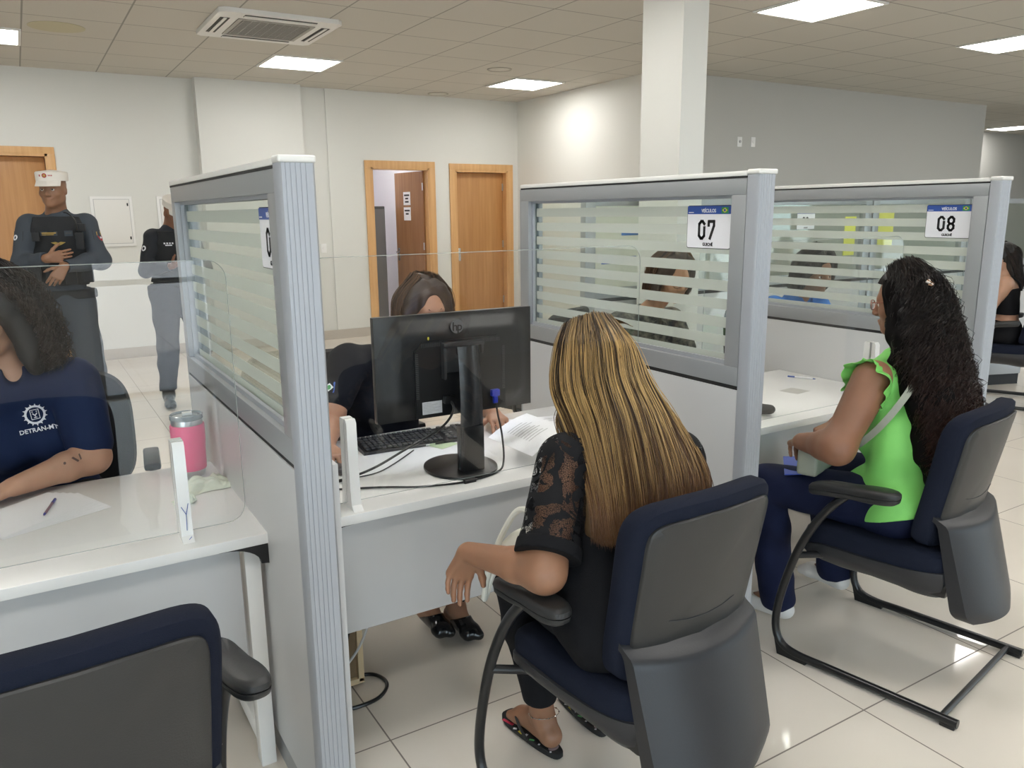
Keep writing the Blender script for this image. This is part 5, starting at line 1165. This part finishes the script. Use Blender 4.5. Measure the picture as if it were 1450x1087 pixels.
# ================================================================ clerks
def clerk(name_label, hc, fd, J, skc, shirtm, hairfn, g=1., hands=True, vox=.006, sleeve=.62, collar=True, extra=None):
    sk = skin('clerk_skin', skc); r_ = root('person', name_label, 'person', (J['P'][0], J['P'][1], .5)); hp, q, M = head(V3(hc), fd, (0, 0, 1), .98, J['N']); body = torso(J, 0, g, bust=1)
    for s in 'LR': body += arm(J, s, 0, 1.12 * g) + leg(J, s, 0, g) + foot(J['A' + s], (0, -1, 0), .235)
    body += hp
    f_ = lambda s: nv(V3(J.get('D' + s, (0, -1, -.15))))
    body += hand(J['WL'], f_('L'), (0, 0, -1), (-1, 0, 0), curl=(22, 28, 20)) + hand(J['WR'], f_('R'), (0, 0, -1), (1, 0, 0), curl=(22, 28, 20))
    b = sdf_obj('body', body, vox, [sk], r_)
    sh = torso(J, .015, g, bust=1)
    for s in 'LR':
        S_, E = V3(J['S' + s]), V3(J['E' + s]); e = lerp(S_, E, sleeve); d = nv(E - S_); sh += [cap(S_, e, .055 * 1.12 * g + .017, .048 * 1.12 * g + .018, k=.03)]
    top = [cap(V3(J['N']) + V3((0, -.012, .035)), lerp(J['N'], hc, .9) + V3((0, 0, .03)), .058, .09, k=.006, op='s'), cap(V3(J['N']) + V3((0, -.075, .02)), V3(J['N']) + V3((0, -.15, -.035)), .030, .012, k=.006, op='s'), cut((0, 0, -1), -(J['P'][2] - .06))]
    shirt = sdf_obj('shirt', sh + top, vox * .9, [shirtm], r_, fold=wave((1, 1, 1), .004, 36, seed=int(abs(hc[0]) * 100)))
    if collar:
        N = V3(J['N']); bb = MB()
        for s in (-1, 1):
            P = [N + V3((s * .055, .04, .035)), N + V3((s * .066, -.02, .03)), N + V3((s * .045, -.075, .005)), N + V3((s * .018, -.092, -.020)), N + V3((s * .060, -.092, -.045)), N + V3((s * .085, -.03, .0)), N + V3((s * .075, .05, .01))]
            bb.prism([tuple(p) for p in P], (0, 0, .004))
        bb.build('collar', shirtm, shirt, world=True)
    pn = []
    for s in 'LR': pn += leg(J, s, .010, g, flare=.012)
    sdf_obj('trousers', pn + torso(J, .006, g)[:1] + [cut((0, 0, -1), -.13)], vox, [M_blkpants], r_)
    for s in 'LR':
        sp = foot(J['A' + s], (0, -1, 0), .24, .005)[1:] + [cut((0, 0, -1), -.002), cut(nv((0, .5, 1)), nv((0, .5, 1)) @ (V3(J['A' + s]) + V3((0, -.03, -.03))))]; o = sdf_obj('flat_shoe', sp, .005, [M_shoe_b], None, smoothit=2); o['category'] = 'shoe'; o['label'] = {'L': 'black flat shoe, left foot of the ', 'R': 'black flat shoe, right foot of the '}[s] + name_label.split(',')[0]
    hairfn(r_, q, M, V3(hc), nv(fd)); eyes(r_, q, M); 
    b = MB(); b.tube([Vector(q(x, .0885 - abs(x) * .35, -.0635)) for x in (-.02, -.01, 0, .01, .02)], [.0025, .005, .0045, .005, .0025], 8); b.build('lips', M_lip, r_, world=True); brows(r_, q)
    return r_, q, M, shirt
def seatJ(x, y, yaw=180., h=0., lean=.0, g=1., W=None, **kw):
    """seated joints, facing yaw (0 = +y)"""
    a = R(yaw); c, s = math.cos(a), math.sin(a); T = lambda u, v, z: (x + u * c - v * s, y + u * s + v * c, z + h)
    J = dict(P=T(0, 0, .60), C=T(0, .03 + lean * .5, .84), N=T(0, .08 + lean, 1.07), SL=T(-.165, .07 + lean, 1.02), SR=T(.165, .07 + lean, 1.02), EL=T(-.22, .18 + lean, .80), ER=T(.22, .18 + lean, .80), WL=T(-.17, .40 + lean, .79), WR=T(.17, .40 + lean, .79),
             HL=T(-.10, .02, .59), HR=T(.10, .02, .59), KL=T(-.12, .42, .56), KR=T(.12, .42, .56), AL=T(-.10, .40, .10), AR=T(.10, .40, .10)); J.update(kw); return J
def bob(col_m, hs, guides, K=900, vox=.0055, amp=0., layers=(.006, .016), under=None, front=.045, r=.0012, jit=.005, seed=1, frq=7.):
    def fn(r_, q, M, hc, fd):
        base = [ell(q(0, -.020, .042), (.085, .102, .092), M, k=.02)]; G = [[tuple(q(*p)) for p in g] for g in guides]
        for g in G:
            P = catmull(g, 7)
            for i in range(6): base.append(cap(P[i], P[i + 1], hs, hs if i < 4 else hs * .8, k=.03))
        base.append(ell(q(0, front + .085, -.004), (.064, .092, .112), M, k=.008, op='s'))
        ho = sdf_obj('hair', base, vox, [under], r_, fold=wave((1, 1, .3), .004, 80, seed=seed)); rg = np.random.default_rng(seed); out = []; tn = []
        for dp in layers:
            G2 = [[tuple(V3(p) + nv(V3(p) - (hc + V3((0, 0, min(0, p[2] - hc[2]))))) * (dp + hs * .9)) for p in g] for g in G]; C, T = guided(G2, K, 26, rg, jit=jit, clump=30, lenvar=.06); out += curl(C, rg, amp, frq) if amp else C; tn += T
        strands('hair_strands', out, tn, lambda s: s * .4, col_m, ho, r=r)
        out = []
        for k in range(700):
            side = rg.choice((-1, 1)); yy = .040 - .13 * rg.uniform(0, 1); P = []
            for i in range(10):
                t = i / 9; ang = (.03 + 1.35 * t) * side; y_ = yy - .03 * t; P.append(q(.089 * math.sin(ang), y_, .042 + .097 * math.cos(ang) * math.sqrt(max(.05, 1 - ((y_ + .02) / .108) ** 2))))
            out.append(np.array(P))
        strands('crown_strands', out, np.clip(rg.normal(.45, .22, len(out)), 0, 1), lambda s: s * 0, col_m, ho, r=r)
    return fn
H_brown = hair_mat('brown_hair', (.030, .016, .010), (.20, .11, .06), (.12, .05, .025)); U_brown = mat('brown_under', (.04, .022, .014), .5)
H_dark = hair_mat('dark_curly_hair', (.006, .005, .004), (.035, .022, .016), (.03, .015, .01)); U_dark = mat('dark_under', (.008, .006, .005), .6)
M_poloblk = mat('black_polo', (.006, .0065, .010), .85, spec=.2, bump=(420, .08)); M_polonavy = mat('navy_polo', (.007, .016, .055), .82, spec=.25, bump=(420, .08))
bobG = [[(-.03, .03, .13), (-.085, .02, .06), (-.096, .01, -.03), (-.092, -.0, -.10)], [(-.03, -.03, .135), (-.088, -.04, .05), (-.092, -.05, -.05), (-.085, -.05, -.12)], [(-.0, -.05, .135), (-.04, -.12, .05), (-.045, -.125, -.05), (-.045, -.11, -.12)],
        [(.0, -.05, .135), (.04, -.12, .05), (.045, -.125, -.05), (.045, -.11, -.12)], [(.03, -.03, .135), (.088, -.04, .05), (.092, -.05, -.05), (.085, -.05, -.12)], [(.03, .03, .13), (.085, .02, .06), (.096, .01, -.03), (.092, -.0, -.10)]]
# clerk of booth 07
J = seatJ(1.22, 3.10, 180, WR=(.835, 2.63, .80), ER=(.93, 2.86, .835), SR=(1.045, 2.98, 1.02), SL=(1.415, 2.98, 1.02), N=(1.29, 3.0, 1.045), EL=(1.585, 2.86, .82), WL=(1.555, 2.70, .80), DR=(-.02, -1, -.16), DL=(-.25, -.9, -.05), AL=(1.29, 2.56, .09), AR=(1.20, 2.62, .10), KL=(1.33, 2.68, .56), KR=(1.12, 2.70, .56))
r_, q, M, shirt = clerk('clerk hidden behind the monitor, black polo and brown bobbed hair', (1.372, 2.925, 1.202), (.05, -.97, -.02), J, (.42, .215, .13), M_poloblk, bob(H_brown, .017, bobG, 700, under=U_brown, seed=3), vox=.005)
glasses('dark-rimmed glasses of the clerk behind the monitor', q, mat('dark_rim', (.03, .02, .02), .25))
bb = lay('shoulder_flag', [shirt], (.975, 2.93, .955), (.55, .83, -.05), (.83, -.55, 0), (0, 0, 1), [(0, rect(-.022, -.018, .022, .018)), (1, [(-.018, 0), (0, -.014), (.018, 0), (0, .014)]), (2, disc((0, 0), .008))], [mat('flag_blue', (.03, .09, .40), .6), M_swhite, M_sgreen], shirt)
# clerk of booth 06
J = seatJ(-.04, 3.20, 180, SL=(.105, 3.04, 1.055), SR=(-.255, 3.04, 1.04), N=(-.07, 3.07, 1.09), C=(-.05, 3.14, .86), EL=(.125, 2.92, .810), WL=(-.105, 2.775, .792), ER=(-.36, 2.92, .81), WR=(-.28, 2.74, .79), DL=(-.85, -.45, -.1), DR=(.2, -.95, -.1))
def curlyG(k): return [[(-.03, .04, .13), (-.095, .03, .05), (-.115, .02, -.05), (-.12, .03, -.16)], [(-.03, -.03, .135), (-.10, -.04, .05), (-.12, -.05, -.06), (-.12, -.04, -.18)], [(0, -.05, .135), (-.04, -.13, .05), (-.05, -.14, -.06), (-.05, -.13, -.18)],
     [(0, -.05, .135), (.04, -.13, .05), (.05, -.14, -.06), (.05, -.13, -.18)], [(.03, -.03, .135), (.10, -.04, .05), (.12, -.05, -.06), (.12, -.04, -.18)], [(.03, .04, .13), (.095, .03, .05), (.115, .02, -.05), (.12, .03, -.16)]]
r_, q, M, shirt = clerk('clerk in navy polo shirt, leaning on the left desk, dark curly hair', (-.115, 2.985, 1.285), (-.45, -.86, -.25), J, (.47, .26, .17), M_polonavy, bob(H_dark, .034, curlyG(0), 900, amp=.013, layers=(.0, .012, .026), under=U_dark, r=.0016, jit=.010, seed=6), g=1.06, vox=.005, sleeve=.80)
def logo(O, d, rt, up, sc, surf, parent):
    P = []; P += ring((0, .012), .0185, .0235, 28, 1.1); P += [rect(-.010, .0, -.0085, .026), rect(.0085, .0, .010, .026), rect(-.010, .0245, .010, .026), rect(-.010, -.001, .010, .0005), rect(-.006, .019, -.0035, .0215), rect(.0035, .019, .006, .0215), [(-.006, .015), (0, .007), (.006, .015), (.004, .0165), (0, .011), (-.004, .0165)], [(-.004, .004), (0, .0065), (.004, .004), (.003, .003), (-.003, .003)]]
    for a in range(0, 360, 24): t = R(a); P.append([(.0225 * math.cos(t), .012 + .0255 * math.sin(t)), (.0285 * math.cos(t + .12), .012 + .031 * math.sin(t + .12)), (.0225 * math.cos(t + .2), .012 + .0255 * math.sin(t + .2))])
    P = [[(u * sc, v * sc) for u, v in p] for p in P]; lay('crest', [surf], O, d, rt, up, P, M_swhite, parent, th=.0006)
    # lettering under the crest
    M4 = Matrix((tuple(Vector(rt).normalized()), tuple(Vector(up).normalized()), tuple(-Vector(d).normalized()))).transposed().to_4x4(); M4.translation = (0, 0, 0)
    cu = bpy.data.curves.new('t', 'FONT'); cu.body = 'DETRAN-MT'; cu.size = .0155 * sc; cu.align_x = 'CENTER'; cu.offset = .0003; cu.resolution_u = 2; t = bpy.data.objects.new('t', cu); COL.objects.link(t)
    me = bpy.data.meshes.new_from_object(t.evaluated_get(bpy.context.evaluated_depsgraph_get())); bpy.data.objects.remove(t)
    P = [[(me.vertices[i].co.x, me.vertices[i].co.y - .033 * sc) for i in p.vertices] for p in me.polygons]; lay('lettering', [surf], O, d, rt, up, P, M_swhite, parent, th=.0006)
logo((-.022, 2.93, .945), (0, 1, 0), (1, 0, .10), (-.10, 0, 1), 1.3, shirt, shirt)
# dark tattoo marks on the forearm, pen hand side
lay('forearm_tattoo', [[o for o in r_.children if o.name.startswith('body')][0]], (.06, 2.88, .83), (0, 1, 0), (1, 0, 0), (0, 0, 1), [disc((-.02, .0), .004), [(.0, .01), (.006, .012), (.022, -.002), (.018, -.006)], [(.022, .014), (.026, .016), (.03, .0), (.026, -.002)]], mat('faded_ink', (.10, .06, .05), .6), r_, th=.0003)
# clerk seen through the 07 glass
J = seatJ(2.74, 3.22, 178)
r_, q, M, shirt = clerk('clerk in dark patterned blouse, seen through the striped 07 glass', (2.795, 3.02, 1.265), (-.15, -.97, -.22), J, (.42, .22, .13), mat('dark_patterned_blouse', (.015, .016, .020), .8, vary=(30, (.16, .15, .12))), bob(H_brown, .018, bobG, 500, under=U_brown, seed=8), vox=.0065)
glasses('dark-rimmed glasses of the clerk seen through the 07 glass', q, bpy.data.materials['dark_rim'])
# clerk in blue seen through the 08 glass
J = seatJ(3.95, 3.25, 172)
r_, q, M, shirt = clerk('clerk in bright blue shirt, seen through the striped 08 glass', (3.955, 3.06, 1.235), (-.2, -.95, -.25), J, (.28, .14, .08), mat('bright_blue_cloth', (.03, .17, .55), .7), bob(H_dark, .020, bobG, 400, under=U_dark, seed=9), vox=.0065)
# ---- far woman in the black top
def far_woman():
    sk = skin('light_brown_skin', (.46, .26, .17)); x0, y0 = 6.88, 3.42; a = R(24); T = lambda u, v, z: (x0 + u * math.cos(a) - v * math.sin(a), y0 + u * math.sin(a) + v * math.cos(a), z)
    r_ = root('person', 'woman in black crop top seated with her back turned at the far right edge', 'person', (x0, y0, .5))
    J = dict(P=T(0, 0, .60), C=T(0, .02, .83), N=T(0, .06, 1.05), SL=T(-.16, .04, 1.0), SR=T(.16, .04, 1.0), EL=T(-.22, .14, .78), ER=T(.22, .14, .78), WL=T(-.15, .36, .76), WR=T(.15, .36, .76), HL=T(-.1, .02, .60), HR=T(.1, .02, .60), KL=T(-.14, .42, .57), KR=T(.12, .42, .57), AL=T(-.13, .40, .09), AR=T(.1, .38, .09))
    fd = nv((-.42, 1, -.12)); hp, q, M = head(V3(T(0, .10, 1.19)), fd, (0, 0, 1), .95, J['N']); body = torso(J, 0, .95, bust=1) + hp
    for s in 'LR': body += arm(J, s, 0, 1.) + leg(J, s) + foot(J['A' + s], (0, 1, 0), .23) + hand(J['W' + s], (0, 1, -.2), (0, 0, -1), (.9 if s == 'L' else -.9, 0, 0), k=.004)
    sdf_obj('body', body, .007, [sk], r_); sdf_obj('crop_top', torso(J, .009, .95, bust=1) + [cut((0, 0, 1), .955), cut((0, 0, -1), -.745)], .006, [M_blk], r_)
    b = MB()
    for s in (-1, 1): b.tube(bez([T(s * .09, -.07, .94), T(s * .10, -.045, 1.01), T(s * .10, .03, 1.045), T(s * .09, .10, 1.0)], 6), .008, 6)
    b.build('shoulder_strap', M_blk, r_, world=True)
    pn = torso(J, .010, .97)[:1]
    for s in 'LR': pn += leg(J, s, .012)
    sdf_obj('trousers', pn + [cut((0, 0, 1), .70), cut((0, 0, -1), -.12)], .007, [M_blkpants], r_)
    ho = sdf_obj('hair', [ell(q(0, -.02, .042), (.086, .102, .092), M, k=.02), cap(q(0, -.06, .03), q(0, -.09, -.14), .075, .07, n=fd, s=.6), cap(q(0, -.09, -.1), q(.03, -.12, -.30), .065, .03, n=fd, s=.5), ell(q(0, .12, -.03), (.064, .09, .10), M, k=.01, op='s')], .006, [U_dark], r_, fold=wave((1, 1, .05), .004, 130, seed=2))
    rg = np.random.default_rng(3); G = [[tuple(q(*p)) for p in g] for g in [[(-.02, -.0, .14), (-.09, -.04, .06), (-.085, -.09, -.06), (-.06, -.13, -.22)], [(0, -.03, .14), (-.03, -.13, .06), (-.03, -.145, -.06), (0, -.16, -.28)], [(0, -.03, .14), (.04, -.13, .06), (.04, -.14, -.06), (.05, -.15, -.26)], [(.02, -.0, .14), (.09, -.04, .06), (.085, -.09, -.06), (.08, -.12, -.2)]]]
    C, Tn = guided(G, 500, 20, rg, jit=.005); strands('hair_strands', C, Tn, lambda s: s * .2, H_dark, ho, r=.0016)
    b = MB(); 
    for s in 'LR': o = sdf_obj('sneaker', foot(J['A' + s], (0, 1, 0), .24, .006)[1:] + [cut((0, 0, -1), -.002), cut((0, 0, 1), .08)], .006, [M_blk], None, smoothit=2); tag(o, 'dark shoe of the woman in the black crop top, ' + ('left foot' if s == 'L' else 'right foot'), 'shoe')
far_woman()
r_ = root('floor_unit', 'low grey unit with two round sockets on the floor at the far right edge', 'socket unit', (7.35, 3.95, 0), R(-20))
MB().box((-.45, -.12, .10), (.45, .12, .46), .006).build('body', M_alu_d, r_); MB().box((-.45, -.1, 0), (.45, .1, .10)).build('plinth', M_black, r_); MB().box((-.45, -.124, .42), (.45, -.118, .44)).build('seam', M_black, r_)
b = MB()
for x in (-.10, .02): b.lathe([(.022, 0), (.022, .004)], seg=16, mx=Matrix.Translation((x, -.12, .26)) @ Matrix.Rotation(R(90), 4, 'X'))
b.build('sockets', M_black, r_)
# ================================================================ the two officers
M_ugrey = mat('uniform_grey', (.046, .056, .070), .85, bump=(380, .25)); M_vest = mat('vest_black', (.010, .011, .013), .75, bump=(200, .4)); M_boot = mat('boot_black', (.010, .010, .011), .3); M_capw = mat('cap_white', (.72, .68, .62), .8); M_patchr = mat('patch_red', (.35, .03, .04), .7); M_gold = mat('patch_gold', (.40, .27, .06), .6)
M_dark_uni = mat('uniform_dark', (.020, .023, .030), .85, bump=(300, .25))
def officer(label, x0, y0, yaw, skc, hc, fd, pose, h=1.0, vox=.006, sleeves=None, detail=True):
    a = R(yaw); c, s_ = math.cos(a), math.sin(a); D = lambda u, v, z: np.array((u * c - v * s_, u * s_ + v * c, z)); T = lambda u, v, z: D(u * h, v * h, z * h) + V3((x0, y0, 0))
    r_ = root('person', label, 'person', (x0, y0, 0)); J = dict(P=T(0, 0, .98), C=T(0, .0, 1.24), N=T(0, .0, 1.49), SL=T(-.158, 0, 1.425), SR=T(.158, 0, 1.425), HL=T(-.105, 0, .94), HR=T(.105, 0, .94), KL=T(-.15, .03, .51), KR=T(.13, .03, .51), AL=T(-.17, -.01, .09), AR=T(.155, -.01, .09))
    for k, v in pose.items(): J[k] = T(*v) if k in ('P', 'C', 'N') or (k[0] in 'SEWHKA' and len(k) == 2) else v
    H_c = T(*hc); F = nv(D(*fd)); hp, q, M = head(H_c, F, (0, 0, 1), 1.0, J['N'], female=False, smile=True); body = torso(J, 0, .98, sh=.98) + hp
    for s in 'LR': body += arm(J, s, 0, 1.05) + leg(J, s, 0, 1.12)
    body += hand(J['WL'], D(*pose['DL']), D(*pose['NL']), D(*pose['TL']), curl=pose.get('CL', (15, 25, 20)), sc=.98) + hand(J['WR'], D(*pose['DR']), D(*pose['NR']), D(*pose['TR']), curl=pose.get('CR', (15, 25, 20)), sc=.98)
    sk = skin('officer_skin', skc); sdf_obj('body', body, .005, [sk], r_)
    um = sleeves or M_ugrey
    sh = torso(J, .014, .98, sh=.98)
    for s in 'LR':
        A_ = arm(J, s, .013, 1.05); W = V3(J['W' + s]); E = V3(J['E' + s]); d = nv(W - E); sh += A_
    for s in 'LR':
        W = V3(J['W' + s]); E = V3(J['E' + s]); d = nv(W - E); sh.append(ell(W + d * .035, (.062, .062, .062), k=.002, op='s'))
    sh += [cut((0, 0, 1), J['N'][2] + .035), cut((0, 0, -1), -(J['P'][2] - .02))]
    shirt = sdf_obj('uniform_shirt', sh, .006, [um], r_, fold=wave((1, 1, 1), .006, 30, seed=int(x0 * 10) + 2))
    vest = sdf_obj('ballistic_vest', torso(J, .034, .98, sh=.84)[:6] + [cut((0, 0, 1), 1.475 * h), cut((0, 0, -1), -1.06 * h)] + [cut(D(u, 0, .25), D(u, 0, .25) @ T(u * .155, 0, 1.36)) for u in (-1, 1)], .006, [M_vest], r_, fold=wave((1, 1, 1), .003, 60, seed=5))
    b = MB()
    def vbox(u0, z0, u1, z1, dd, par, name, m): 
        P = [T(u0, .17 + 0, z0), T(u1, .17, z0), T(u1, .17, z1), T(u0, .17, z1)]
    pn = []
    for s in 'LR': pn += leg(J, s, .020, 1.12)
    pn += torso(J, .014, 1.12, sh=1)[:1] + [cut((0, 0, 1), J['P'][2] + .06), cut((0, 0, -1), -.14)]
    sdf_obj('trousers', pn, .006, [um], r_, fold=wave((1, 1, .6), .007, 26, seed=12))
    fwd = D(0, 1, 0)
    for s, u in (('L', -.25), ('R', .25)):
        dd = D(u, 1, 0); o = sdf_obj('boot', foot(J['A' + s], dd, .29, .010) + [cap(J['A' + s], V3(J['A' + s]) + V3((0, 0, .13)), .052, .056, k=.02), cut((0, 0, -1), -.004)], .006, [M_boot], None, smoothit=2); tag(o, 'black boot of the ' + label.split(',')[0] + (', left foot' if s == 'L' else ', right foot'), 'boot')
    blt = sdf_obj('duty_belt', [cap(J['P'] + D(-.10, 0, .02), J['P'] + D(.10, 0, .02), .135 * h, k=.0, n=fwd, s=.86), cut((0, 0, 1), 1.03 * h), cut((0, 0, -1), -.975 * h)], .005, [M_vest], r_)
    # cap with stiff peak
    Mh = M; b = MB()
    def capfn(u, v):
        t = 2 * PI * u; z = .056 + .056 * min(v / .55, 1); rr_ = 1.0 + .02 * min(v / .55, 1) if v < .55 else max(0, 1.02 * (1 - (v - .55) / .45)); z += .014 * (1 - rr_) if v > .55 else 0; return tuple(q(.090 * rr_ * math.sin(t), -.012 + .108 * rr_ * math.cos(t), z))
    b.grid(capfn, 40, 12, thick=.002); cp = b.build('field_cap', M_capw, r_, world=True)
    b = MB(); b.grid(lambda u, v: tuple(q((.089 + .002 * v) * math.sin((u - .5) * 2.1), -.012 + (.107 + .062 * v * max(0, math.cos((u - .5) * 2.1)) ** .5) * math.cos((u - .5) * 2.1) ** .9, .056 - .034 * v)), 24, 6, thick=.003); b.build('peak', M_capw, cp, world=True)
    F3 = tuple(F); rt = tuple(np.cross(F, (0, 0, 1)) * -1); rt = tuple(-nv(np.cross(V3((0, 0, 1)), F)) * -1)
    rt = nv(np.cross((0, 0, 1), F))      # rightwards as seen by somebody in front
    lay('cap_emblem', [cp], q(0, .11, .088), -F, rt, (0, 0, 1), [disc((0, 0), .0145)] + [(1, disc((0, 0), .008))] + [(0, rect(.022 + .008 * k, -.004, .027 + .008 * k, .004)) for k in range(3)] + [(0, rect(-.034, -.006, -.026, .006))], [M_patchr, M_gold], cp)
    eyes(r_, q, M); brows(r_, q)
    if detail:
        b = MB(); b.tube([Vector(q(x, .0905 - abs(x) * .55 - .004, -.0605 + abs(x) * .28)) for x in (-.027, -.014, 0, .014, .027)], [.0015, .0028, .0030, .0028, .0015], 8); b.build('teeth', M_eye, r_, world=True)
    return r_, q, M, T, D, J, shirt, vest, rt
# left officer, arms crossed over the vest, smiling to his right
pose = dict(P=(.055, 0, .98), HL=(-.05, 0, .94), HR=(.16, 0, .94), KL=(-.09, .03, .51), KR=(.19, .03, .51), AL=(-.11, -.01, .09), AR=(.215, -.01, .09), ER=(.215, .06, 1.20), WR=(.055, .235, 1.235), EL=(-.215, .06, 1.21), WL=(-.03, .265, 1.185), DR=(-.98, .22, .12), NR=(.0, -1, -.1), TR=(.1, .1, 1.), DL=(.55, .3, -.78), NL=(-.3, -1, .0), TL=(.8, .0, .55), CR=(12, 20, 14), CL=(15, 22, 16))
r_, q, M, T, D, J, shirt, vest, rt = officer('smiling officer, in white cap and grey uniform with black vest', .235, 6.2, 172, (.27, .135, .075), (.0, .045, 1.635), (.28, .95, -.02), pose, h=1.085)
n = -D(0, 1, 0)
V_ = [vest, shirt]
lay('name_tag', [vest], T(.045, .2, 1.375), n, rt, (0, 0, 1), [(0, rect(-.052, -.014, .052, .014)), (1, rect(-.044, .001, .044, .008)), (1, rect(-.044, -.009, .030, -.004))], [M_ugrey, M_gold], vest, th=.003)
lay('badge', [vest], T(-.06, .2, 1.375), n, rt, (0, 0, 1), [(0, rect(-.025, -.018, .025, .018)), (1, rect(-.018, -.004, .018, .008))], [M_ugrey, M_dgrey], vest, th=.003)
lay('wing_badge', [vest], T(.0, .2, 1.315), n, rt, (0, 0, 1), [[(-.045, .008), (-.015, .012), (.0, .006), (.015, .012), (.045, .008), (.02, -.006), (0, -.014), (-.02, -.006)]], M_gold, vest, th=.003)
for u, z, w, hh in ((-.12, 1.33, .05, .11), (.11, 1.36, .045, .06), (-.135, 1.41, .05, .05), (.14, 1.14, .07, .09), (.05, 1.11, .07, .09), (-.05, 1.11, .07, .09), (-.14, 1.12, .07, .09)):
    b = MB(); P = T(u, .150 - .3 * abs(u) ** 1.6, z); b.box((-w / 2, -.02, -hh / 2), (w / 2, .02, hh / 2), .008, mx=Matrix.Translation(Vector(P)) @ Matrix.Rotation(R(172), 4, 'Z')); b.build('pouch', M_vest, vest, world=True)
b = MB(); b.tube(bez([tuple(T(-.115, .165, 1.39)), tuple(T(-.11, .18, 1.45)), tuple(T(-.08, .17, 1.49)), tuple(T(-.05, .12, 1.50))], 6), .004, 8); b.build('radio_cable', M_blackp, vest, world=True)
for s, u in (('L', -1), ('R', 1)):
    out = [(0, [(-.045, .04), (.045, .04), (.052, -.02), (0, -.055), (-.052, -.02)])]
    if s == 'L': out += [(1, [(-.024, .03), (.024, .03), (.028, .005), (-.028, .005)]), (2, [(-.026, .002), (.026, .002), (.018, -.022), (0, -.034), (-.018, -.022)]), (3, rect(-.008, -.016, .008, -.004))]
    else: out += [(3, ring((0, .0), .010, .018, 12)[k]) for k in range(12)]
    d = nv(-D(u * .75, .66, 0)); lay('shoulder_patch', [shirt], T(u * .20, .03, 1.355), d, nv(np.cross((0, 0, 1), -d)), (0, 0, 1), out, [M_vest, M_gold, M_patchr, M_swhite], shirt, th=.0015)
hl = root('holster', 'black pistol holster on the hip of the smiling officer', 'holster', tuple(T(.26, .03, .72)))
b = MB(); mx = Matrix.Translation(Vector(T(.235, .03, .90))) @ Matrix.Rotation(R(172), 4, 'Z'); b.box((-.02, -.035, -.15), (.022, .035, .05), .012, mx=mx); b.box((-.045, -.03, .06), (-.0, .03, .12), .01, mx=mx); b.build('case', M_vest, hl, world=True)
b = MB(); b.box((-.012, -.075, .045), (.018, -.012, .12), .01, mx=mx); b.box((-.012, -.05, .085), (.018, .05, .115), .008, mx=mx); b.build('pistol_grip', M_boot, hl, world=True)
b = MB(); b.lathe([(.010, 0), (.0125, .0)], seg=20); b.bm.free()
# officer with the phone
pose = dict(ER=(.235, .02, 1.16), WR=(.10, .27, 1.20), EL=(-.235, .04, 1.16), WL=(-.08, .28, 1.20), DR=(-.65, .55, .35), NR=(.2, -.5, .8), TR=(.2, .7, .5), DL=(.6, .55, .35), NL=(-.2, -.5, .8), TL=(-.2, .7, .5), CR=(30, 40, 30), CL=(30, 40, 30), AL=(-.12, .0, .09), AR=(.16, .02, .09))
r_, q, M, T, D, J, shirt, vest, rt = officer('officer looking at a phone, in white cap and dark uniform behind the 06 partition', 1.10, 7.28, 188, (.25, .12, .07), (-.02, .06, 1.62), (-.15, .88, -.42), pose, h=1.0, sleeves=M_dark_uni, detail=False)
lay('chest_label', [vest], T(.06, .2, 1.37), -D(0, 1, 0), rt, (0, 0, 1), [rect(-.04 + .02 * k, .0, -.028 + .02 * k, .012) for k in range(4)] + [rect(-.03, -.014, .02, -.006)], M_swhite, vest, th=.002)
lay('shoulder_patch', [shirt], T(.235, .03, 1.34), nv(-D(.75, .66, 0)), nv(np.cross((0, 0, 1), D(.75, .66, 0))), (0, 0, 1), [(0, disc((0, 0), .042))] + [(1, p) for p in ring((0, 0), .012, .022, 14)], [M_vest, M_swhite], shirt, th=.0015)
ph = root('smartphone', 'black smartphone in the hands of the officer behind the 06 partition', 'phone', tuple(T(0, .36, 1.22)))
b = MB(); b.box((-.038, -.005, -.07), (.038, .004, .07), .004, mx=Matrix.Translation(Vector(T(.0, .36, 1.27))) @ Matrix.Rotation(R(188), 4, 'Z') @ Matrix.Rotation(R(-40), 4, 'X')); b.build('case', M_blackp, ph, world=True)
# ================================================================ light
w = bpy.data.worlds.new('sky'); SC.world = w; w.use_nodes = True; nt = w.node_tree; bg = nt.nodes['Background']
bg.inputs[0].default_value = (.74, .85, 1., 1); bg.inputs[1].default_value = 3.0
sun = bpy.data.lights.new('sun', 'SUN'); sun.energy = 4.0; sun.angle = R(1); sun.color = (1, .95, .88); so = bpy.data.objects.new('sun', sun); COL.objects.link(so); so.rotation_euler = (R(40), 0, R(180 + 20)); so.location = (0, -10, 10)
# daylight enters through the glazed front: a portal helps to sample it
for x0, x1 in ((-7, -1), (.45, 2.35), (6.8, 8.4), (11, 16)):
    al = bpy.data.lights.new('front_portal', 'AREA'); al.shape = 'RECTANGLE'; al.size = x1 - x0; al.size_y = 2.7; al.cycles.is_portal = True; ao = bpy.data.objects.new('front_portal', al); COL.objects.link(ao); ao.location = ((x0 + x1) / 2, -3.36, 1.38); ao.rotation_euler = (R(90), 0, 0)
v = SC.view_settings; v.view_transform = 'Standard'; v.look = 'None'; v.gamma = 1; v.use_curve_mapping = False; v.exposure = 1.12
SC.cycles.max_bounces = 10; SC.cycles.diffuse_bounces = 5; SC.cycles.glossy_bounces = 5; SC.cycles.transmission_bounces = 8; SC.cycles.transparent_max_bounces = 32; SC.cycles.sample_clamp_indirect = 6
SC.cycles.caustics_reflective = False; SC.cycles.caustics_refractive = False
SC.cycles.use_denoising = True
